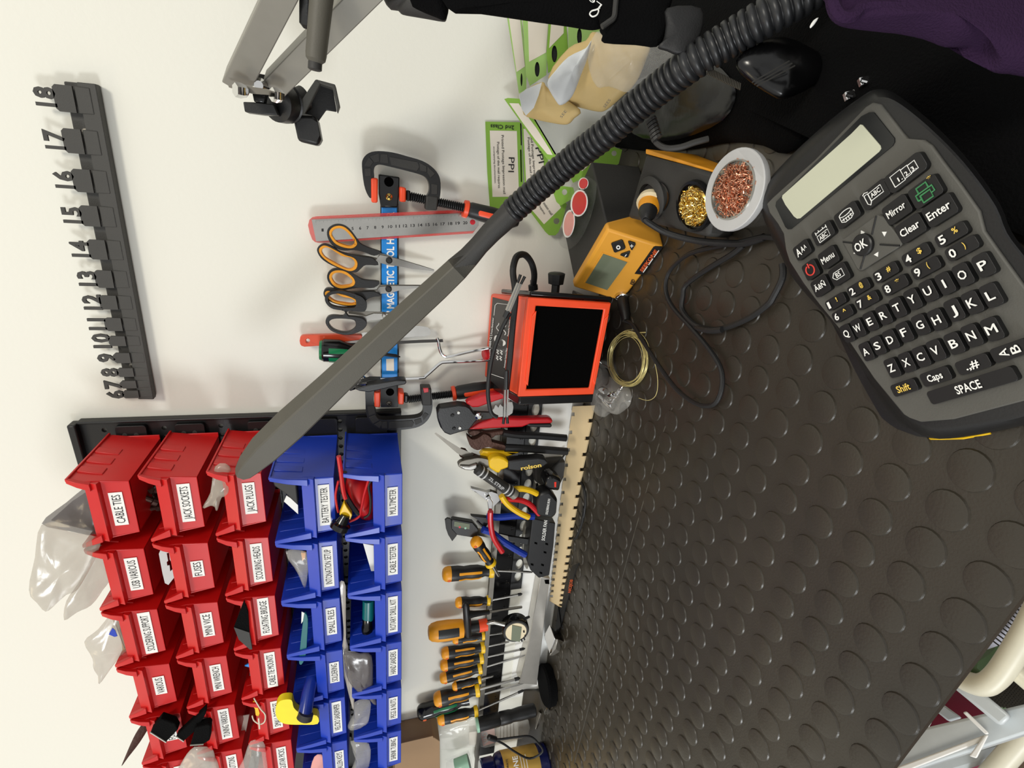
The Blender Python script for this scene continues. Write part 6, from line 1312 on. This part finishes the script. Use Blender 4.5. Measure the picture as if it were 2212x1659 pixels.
for x_, y_ in ((500, 1700), (1900, 1150)): 
    p = bb3((x_, y_), -0.16); MB().tube([V((p.x, p.y, 0.003)), p], 0.012, 10).build('leg', 'painted_frame', tf)
gc = thing('garden_chair', 'cream plastic tube armed chair half under the bench', 'chair', B(2150, 1480, -0.4))
MB().tube(sm([bb3(p, h) for p, h in (((1750, 120), -0.075), ((1600, 420), -0.075), ((1480, 640), -0.075), ((1350, 850), -0.075), ((1260, 960), -0.075), ((1170, 1010), -0.075), ((1060, 990), -0.078), ((960, 930), -0.08))], 5, False), 0.0078, 16).build('arm_tube', 'cream_plastic', gc)
MB().tube(sm([bb3(p, -0.25) for p in ((1700, 1180), (1489, 1420), (1350, 1580), (1150, 1800))], 4, False), 0.010, 14).build('leg_tube', 'cream_plastic', gc)
MB().tube([bb3((1420, 890), -0.085), bb3((1560, 1010), -0.088), bb3((1700, 1100), -0.09)], 0.007, 12).build('arm_tube', 'cream_plastic', gc)
sc3 = MB().cushion([bb3(p, -0.14) for p in ((1489, 260), (1330, 490), (1240, 640), (1200, 735), (1300, 700), (1400, 620), (1560, 420), (1700, 150))], (0, 0, 1), 0.006, 0.001, 0.001)
so3 = sc3.build('striped_cloth', 'stripe_cloth'); tag(so3, 'pale lilac ribbed cloth just past the bench front edge', 'cloth')
st_ = MB()
for i in range(14):
    a = i / 13; p = V((1470 - 240 * a, 330 + 330 * a)); st_.tube([bb3((p.x - 20, p.y - 20), -0.132), bb3((p.x + 80, p.y + 55), -0.132)], 0.0006, 4)
st_.build('rib_lines', 'dark_grey', so3, kind='stuff')
mg = thing('maroon_bag', 'dark maroon shiny bag under the trolley frame', 'bag', B(2010, 1560, -0.5))
MB().cushion([bb3(p, -0.34) for p in ((930, 1020), (1300, 1230), (1500, 1400), (1300, 1720), (700, 1850), (500, 1650), (760, 1250))], (0, 0, 1), 0.05, 0.02, 0.012, 20).build('bag', 'maroon', mg)
wp_ = MB().cushion([bb3(p, -0.2) for p in ((680, 1375), (710, 1310), (765, 1260), (775, 1290), (740, 1350))], (0, 0, 1), 0.004, 0.001, 0.001).build('white_cup', 'white'); tag(wp_, 'small white plastic scrap peeking past the bench edge by the maroon bag', 'scrap')
bs = thing('wire_basket', 'dark wire mesh basket with green contents beneath the chair arm', 'basket', B(2180, 1480, -0.3))
m_ = MB()
for i in range(16):
    a = bb3((1180 + i * 26, 1000 + i * 4), -0.26); b_ = bb3((1330 + i * 26, 1180 + i * 4), -0.26); c_ = bb3((1330 + i * 26, 960 + i * 6), -0.26); d_ = bb3((1170 + i * 26, 1160 + i * 4), -0.26)
    m_.tube([a, b_], 0.0012, 4).tube([c_, d_], 0.0012, 4)
m_.build('mesh', 'dark_grey', bs, kind='stuff')
MB().cushion([bb3(p, -0.30) for p in ((1100, 760), (1300, 700), (1500, 900), (1560, 1100), (1350, 1200), (1180, 1050), (1050, 940))], (0, 0, 1), 0.03, 0.01, 0.014, 60).build('contents', 'basket_green', bs)
# ================================================================ contents of the bins
c1 = K(60, 880, 0.25317); c2 = K(60, 1240, 0.25317); c3 = K(500, 880, 0.19892); c4 = K(500, 1180, 0.28871)
def bagc(label, pts, d, m, up=0.006, amp=0.004, name='plastic_bag', cat='plastic bag', lean=0.0, nf=45):
    t = thing(name, label, cat, W(*pts[0], d))
    x0 = min(p[0] for p in pts); x1 = max(p[0] for p in pts)
    MB().cushion([W(p.x, p.y, d + lean * (x1 - p.x) / max(1, x1 - x0)) for p in sm(pts, 3)], WN, up, 0.001, amp, nf).build('bag_film', m, t, angle=60)
    return t
b1 = bagc('large clear bag standing out of the CABLE TIES bin, dark inside', c1((560, 650), (330, 810), (118, 992), (350, 1055), (600, 1105), (640, 1060), (620, 860)), 0.118, 'grey_film', 0.005, 0.003)
MB().cushion([W(*p, 0.110) for p in c1((560, 680), (380, 800), (200, 960), (400, 1020), (600, 1060), (620, 880))], WN, 0.006, 0.001, 0.002).build('dark_cable_ties', 'black_plastic', b1)
bagc('broad milky clear bag hanging out over the USB VARIOUS bin', c1((118, 1000), (60, 1280), (8, 1560), (80, 1660), (150, 1745), (240, 1680), (330, 1600), (420, 1560), (520, 1400), (600, 1230), (604, 1110), (350, 1060)), 0.135, 'dusty_film', 0.006, 0.004, lean=0.03)
bagc('smaller clear bag between the USB VARIOUS and soldering support bins', c1((640, 1180), (560, 1250), (430, 1500), (330, 1650), (312, 1812), (420, 1750), (540, 1690), (640, 1560), (712, 1430)), 0.120, 'dusty_film', 0.005, 0.004, lean=0.03)
b2 = bagc('clear bag with blue mark standing out of the SOLDERING SUPPORT bin', c2((830, 300), (740, 310), (600, 470), (482, 578), (555, 720), (560, 800), (600, 870), (612, 938), (700, 820), (810, 680), (895, 600)), 0.118, 'dusty_film', 0.006, 0.004, lean=0.02)
wplate('blue_mark', c2((690, 515), (722, 460), (745, 480), (765, 530), (740, 537)), 0.134, 0.0005, 'blue_plastic', b2)
wplate('printed_card', c2((720, 390), (830, 310), (890, 590), (810, 660), (790, 520)), 0.122, 0.0006, 'kraft', b2)
for i in range(5): wplate('print_line', c2((735 + i * 18, 400 - i * 12), (745 + i * 18, 395 - i * 12), (830 + i * 12, 630 - i * 12), (822 + i * 12, 636 - i * 12)), 0.1225, 0.0003, 'dark_grey', b2.children[-2] if 0 else b2)
js_ = thing('jack_sockets', 'tangle of dark jack sockets inside the JACK SOCKETS bin', 'jack sockets', W(*c1(1140, 740), 0.07))
rnd = random.Random(2)
for i in range(9):
    p = W(*c1(1120 + rnd.uniform(-20, 40), 600 + i * 30), 0.085 + rnd.uniform(-0.01, 0.01)); a = V((rnd.uniform(-1, 1), rnd.uniform(-1, 0.2), rnd.uniform(-1, 1))).normalized()
    MB().lathe(p, p + a * 0.016, [(0, 0.006), (0.4, 0.006), (0.45, 0.0035), (1, 0.0035)], 10).build('socket', 'rust' if i % 3 else 'black_plastic', js_)
hc_ = thing('hang_card', 'grey translucent hang tab card standing in the FUSES bin beside the jack sockets', 'card', W(*c1(1190, 1340), 0.11))
wplate('card', c1((1118, 1250), (1135, 1210), (1195, 1160), (1215, 1165), (1262, 1430), (1250, 1450), (1200, 1515), (1170, 1500), (1150, 1420)), 0.126, 0.0012, 'silver_print', hc_, [c1((1185, 1245), (1205, 1240), (1212, 1300), (1235, 1340), (1238, 1380), (1215, 1400), (1210, 1350), (1190, 1350), (1185, 1320), (1197, 1310))])
bagc('crumpled clear bag spilling from the JACK PLUGS bin', c1((1600, 500), (1725, 500), (1750, 720), (1660, 760), (1618, 880), (1600, 850), (1560, 835), (1492, 850), (1560, 720)), 0.128, 'dusty_film', 0.010, 0.006)
wplate('dark_cloth_front', c2((1845, 225), (1760, 450), (1800, 480), (1890, 500), (1880, 330)), 0.142, 0.002, 'fabric_black', None); o = COL.objects['dark_cloth_front']; o.name = 'folded_cloth'
fc = thing('folded_cloth', 'dark folded cloth hanging over the FLOATING BRIDGE bin lip', 'cloth', W(*c2(1850, 420), 0.14))
o.parent = fc; o.location = -fc.location; o.name = 'upper_fold'
wplate('lower_fold', c2((1758, 455), (1890, 500), (1915, 642), (1895, 645), (1800, 560)), 0.143, 0.002, 'dark_grey', fc)
cm2 = thing('cable_tie_mount', 'white and blue mounts in the CABLE TIE MOUNTS bin', 'cable tie mount', W(*c2(1890, 760), 0.12))
wplate('white_base', c2((1885, 715), (1915, 695), (1925, 770), (1900, 760)), 0.126, 0.003, 'white', cm2); wplate('blue_sticker', c2((1850, 785), (1890, 765), (1920, 775), (1905, 800)), 0.127, 0.002, 'strip_blue', cm2); wplate('black_mount', c2((1895, 800), (1925, 800), (1925, 870), (1892, 868)), 0.124, 0.004, 'black_plastic', cm2)
sb = thing('small_bottle_tag', 'yellow tag with clear looped cord in the SMALL BOTTLES bin', 'tag', W(*c2(1950, 1150), 0.13))
wplate('yellow_tag', c2((1922, 1085), (1950, 1090), (1978, 1190), (1970, 1215), (1945, 1205), (1938, 1150), (1922, 1130)), 0.138, 0.001, 'yellow', sb)
MB().tube(sm([W(*c2(a, b), 0.142) for a, b in ((1930, 1060), (1985, 1150), (2025, 1200), (2020, 1260), (1980, 1280), (1930, 1250), (1915, 1210))], 4, False), 0.0010, 6).build('clear_loop', 'cream_plastic', sb)
MB().tube([W(*c2(1970, 1230), 0.142), W(*c2(1978, 1320), 0.144)], 0.0012, 6).build('loop_end', 'cream_plastic', sb)
vt = bagc('thin dark packet standing edge on near the VELCRO TAPE bin', c2((1040, 1212), (1058, 1262), (960, 1430), (860, 1560), (800, 1640), (830, 1560), (900, 1400), (960, 1300)), 0.120, 'rust', 0.001, 0.0005, name='thin_packet', cat='packet', lean=0.02)
VG = 'black velcro pieces in the bins'
def vroll(label, quad, d, dep):
    t = thing('velcro_strip', label, 'velcro strip', W(*c2(*quad[0]), d), VG)
    MB().prism([W(*c2(*q), d) for q in quad], (0, dep, 0)).build('strip', 'fabric_black', t, bevel=0.0015)
    e = MB().tube([W(*c2(*q), d + 0.0005) for q in quad[-2:]], 0.0012, 6).build('pale_edge', 'arm_grey', t); return t
vroll('wide black velcro strip nearest the far bin end, above the label', [(1135, 1235), (1250, 1275), (1282, 1330), (1180, 1435), (1045, 1350)], 0.150, 0.012)
vroll('narrow black velcro strip pointing to the tuning bin', [(1420, 1240), (1520, 1148), (1515, 1200), (1440, 1330), (1330, 1428), (1265, 1385)], 0.146, 0.010)
vroll('short broad black velcro strip leaning on the tuning bin', [(1430, 1310), (1540, 1282), (1560, 1300), (1552, 1420), (1500, 1452), (1385, 1460)], 0.152, 0.012)
bagc('milky clear bag in front of the STRAP BUTTONS bin', c2((1420, 1478), (1560, 1485), (1600, 1560), (1620, 1720), (1290, 1720), (1330, 1580)), 0.140, 'milky_film', 0.010, 0.006)
bagc('long clear film bag over the GUITAR PICKS bin', c2((1900, 1430), (2010, 1430), (2035, 1560), (2030, 1720), (1790, 1720), (1840, 1580)), 0.140, 'clear_film', 0.008, 0.005)
wc3 = wplate('film_sheet', c2((1800, 1215), (1890, 1200), (1850, 1400), (1820, 1520), (1778, 1450)), 0.10, 0.0010, 'milky_film', None); tag(wc3, 'pale film sheet between the TUNING VARIOUS and guitar picks bins', 'plastic sheet')
bt2 = thing('battery_tester', 'black wedge shaped tester in the BATTERY TESTER bin', 'tester', W(*c3(560, 870), 0.11))
wplate('case', c3((440, 780), (700, 790), (722, 1065), (600, 950), (465, 855)), 0.128, 0.018, 'dark_grey', bt2, bevel=0.002)
wplate('white_card', c3((598, 958), (640, 985), (722, 1062), (724, 1160), (570, 1022)), 0.124, 0.002, 'white', bt2)
mm = thing('multimeter', 'red multimeter wrapped in red and black leads in the MULTIMETER bin', 'multimeter', W(*c3(1400, 960), 0.10))
MB().cushion([W(p.x, p.y, 0.105) for p in sm(c3((1245, 725), (1500, 765), (1560, 900), (1560, 1180), (1420, 1195), (1330, 1080), (1240, 900)), 3)], WN, 0.024, 0.02, 0.001).build('case', 'red_plastic', mm, angle=50)
def lead(pts, d, r, m, name='lead'): return MB().tube(sm([W(*c3(a, b), d) for a, b in pts], 4, False), r, 8).build(name, m, mm)
lead([(1165, 530), (1190, 700), (1215, 900), (1240, 990)], 0.140, 0.0032, 'red_grip', 'red_probe')
lead([(1230, 700), (1215, 800), (1220, 900), (1300, 1050), (1380, 1160)], 0.138, 0.0034, 'black_plastic', 'black_probe')
lead([(1160, 800), (1130, 950), (1145, 1080), (1160, 1140)], 0.136, 0.0016, 'red_grip')
lead([(1490, 780), (1440, 950), (1410, 1100), (1380, 1190), (1280, 1240)], 0.139, 0.0018, 'red_grip')
lead([(1530, 780), (1490, 850), (1510, 1000), (1500, 1150), (1440, 1200)], 0.139, 0.0018, 'black_plastic')
ft3 = thing('cable_cutter', 'yellow and black round knobbed tool hanging between the blue bin rows', 'tool', W(*c3(1190, 1180), 0.14))
wplate('body', c3((1225, 1035), (1250, 1080), (1312, 1170), (1290, 1225), (1240, 1190), (1170, 1170)), 0.146, 0.010, 'yellow', ft3, bevel=0.001)
MB().lathe(W(*c3(1240, 1170), 0.146), W(*c3(1160, 1330), 0.150), [(0, 0.006), (0.5, 0.009), (0.6, 0.0135), (0.9, 0.0135), (1, 0.008)], 16).build('knob', 'black_gloss', ft3)
b3 = bagc('clear bag with orange part inside the INTONATION SETUP bin', c4((405, 38), (580, 50), (572, 200), (550, 310), (500, 200)), 0.128, 'clear_film', 0.008, 0.004)
wplate('orange_part', c4((520, 48), (555, 50), (552, 90), (530, 110)), 0.126, 0.004, 'amber', b3)
ctb = wplate('cable_tester_box', c4((985, -20), (1085, 0), (1078, 185), (1045, 186)), 0.115, 0.012, 'white', None); tag(ctb, 'white tester case inside the CABLE TESTER bin', 'tester')
sf = thing('file_wallet', 'dark blue narrow file wallet standing in the SMALL FILES bin', 'wallet', W(*c4(545, 700), 0.13))
wplate('wallet', sm(c4((548, 505), (572, 545), (566, 700), (556, 820), (525, 886), (505, 865), (515, 740), (530, 600)), 3), 0.142, 0.004, 'teal', sf, bevel=0.001)
wplate('paper_insert', c4((525, 490), (555, 505), (535, 560), (522, 580)), 0.139, 0.001, 'white', sf)
rd_ = thing('rotary_tool', 'teal and black rotary tool in the ROTARY DRILL KIT bin', 'rotary tool', W(*c4(1018, 550), 0.11))
MB().lathe(W(*c4(1025, 400), 0.110), W(*c4(1018, 690), 0.120), [(0, 0.009), (0.45, 0.009), (0.5, 0.0085)], 16).build('body', 'teal', rd_)
MB().lathe(W(*c4(1020, 535), 0.115), W(*c4(1015, 690), 0.121), [(0, 0.0085), (0.35, 0.0080), (0.4, 0.0092), (0.75, 0.0090), (0.8, 0.005), (1, 0.0045)], 16).build('chuck', 'black_gloss', rd_)
yt = thing('yellow_handle', 'bright yellow curved plastic handle sticking out between two blue bins', 'handle', W(*c4(420, 1250), 0.15))
wplate('handle', c4((450, 1152), (400, 1148), (355, 1165), (330, 1215), (335, 1275), (365, 1315), (420, 1333), (520, 1336), (645, 1330), (640, 1268), (560, 1262), (500, 1240), (465, 1205)), 0.160, 0.012, 'bright_yellow', yt, bevel=0.003, smc=3)
bt3 = thing('blue_tube', 'dark blue tube with black end leaning out of the SOLDERING bin', 'tube', W(*c4(560, 1150), 0.15))
MB().tube([W(*c4(600, 985), 0.130), W(*c4(575, 1100), 0.150), W(*c4(545, 1285), 0.172)], [0.009, 0.010, 0.0105], 14).build('tube', 'blue_grip', bt3)
MB().lathe(W(*c4(560, 1250), 0.172), W(*c4(542, 1300), 0.176), [(0, 0.011), (0.8, 0.012), (1, 0.009)], 16).build('end_plug', 'dark_grey', bt3)
bagc('grey film bag spilling from the HAND SANDERS bin', c4((850, 790), (960, 800), (1050, 815), (1060, 1050), (1085, 1192), (1030, 1140), (960, 1100), (900, 1040), (860, 960), (845, 870)), 0.135, 'grey_film', 0.010, 0.006)
bagc('long clear film trailing down between the two blue bin rows', c4((810, 268), (855, 300), (845, 600), (880, 800), (860, 950), (915, 1080), (912, 1225), (880, 1120), (840, 960), (806, 835), (835, 700), (828, 400)), 0.128, 'milky_film', 0.004, 0.003)
bagc('crumpled clear bag in the PEGS & NUTS bin', c4((1035, 1150), (920, 1165), (915, 1250), (868, 1340), (900, 1362), (1000, 1330), (1032, 1280)), 0.130, 'clear_film', 0.012, 0.006)
bagc('clear bag with tubing inside the SHRINK TUBING bin', c4((890, 1460), (1030, 1475), (1030, 1640), (950, 1720), (880, 1720), (935, 1560)), 0.128, 'clear_film', 0.008, 0.005)
ak = bagc('small red and white packet in the ALLEN KEYS bin', c4((620, 1575), (690, 1572), (692, 1720), (590, 1720)), 0.126, 'pink_paper', 0.003, 0.002, name='paper_packet', cat='packet')
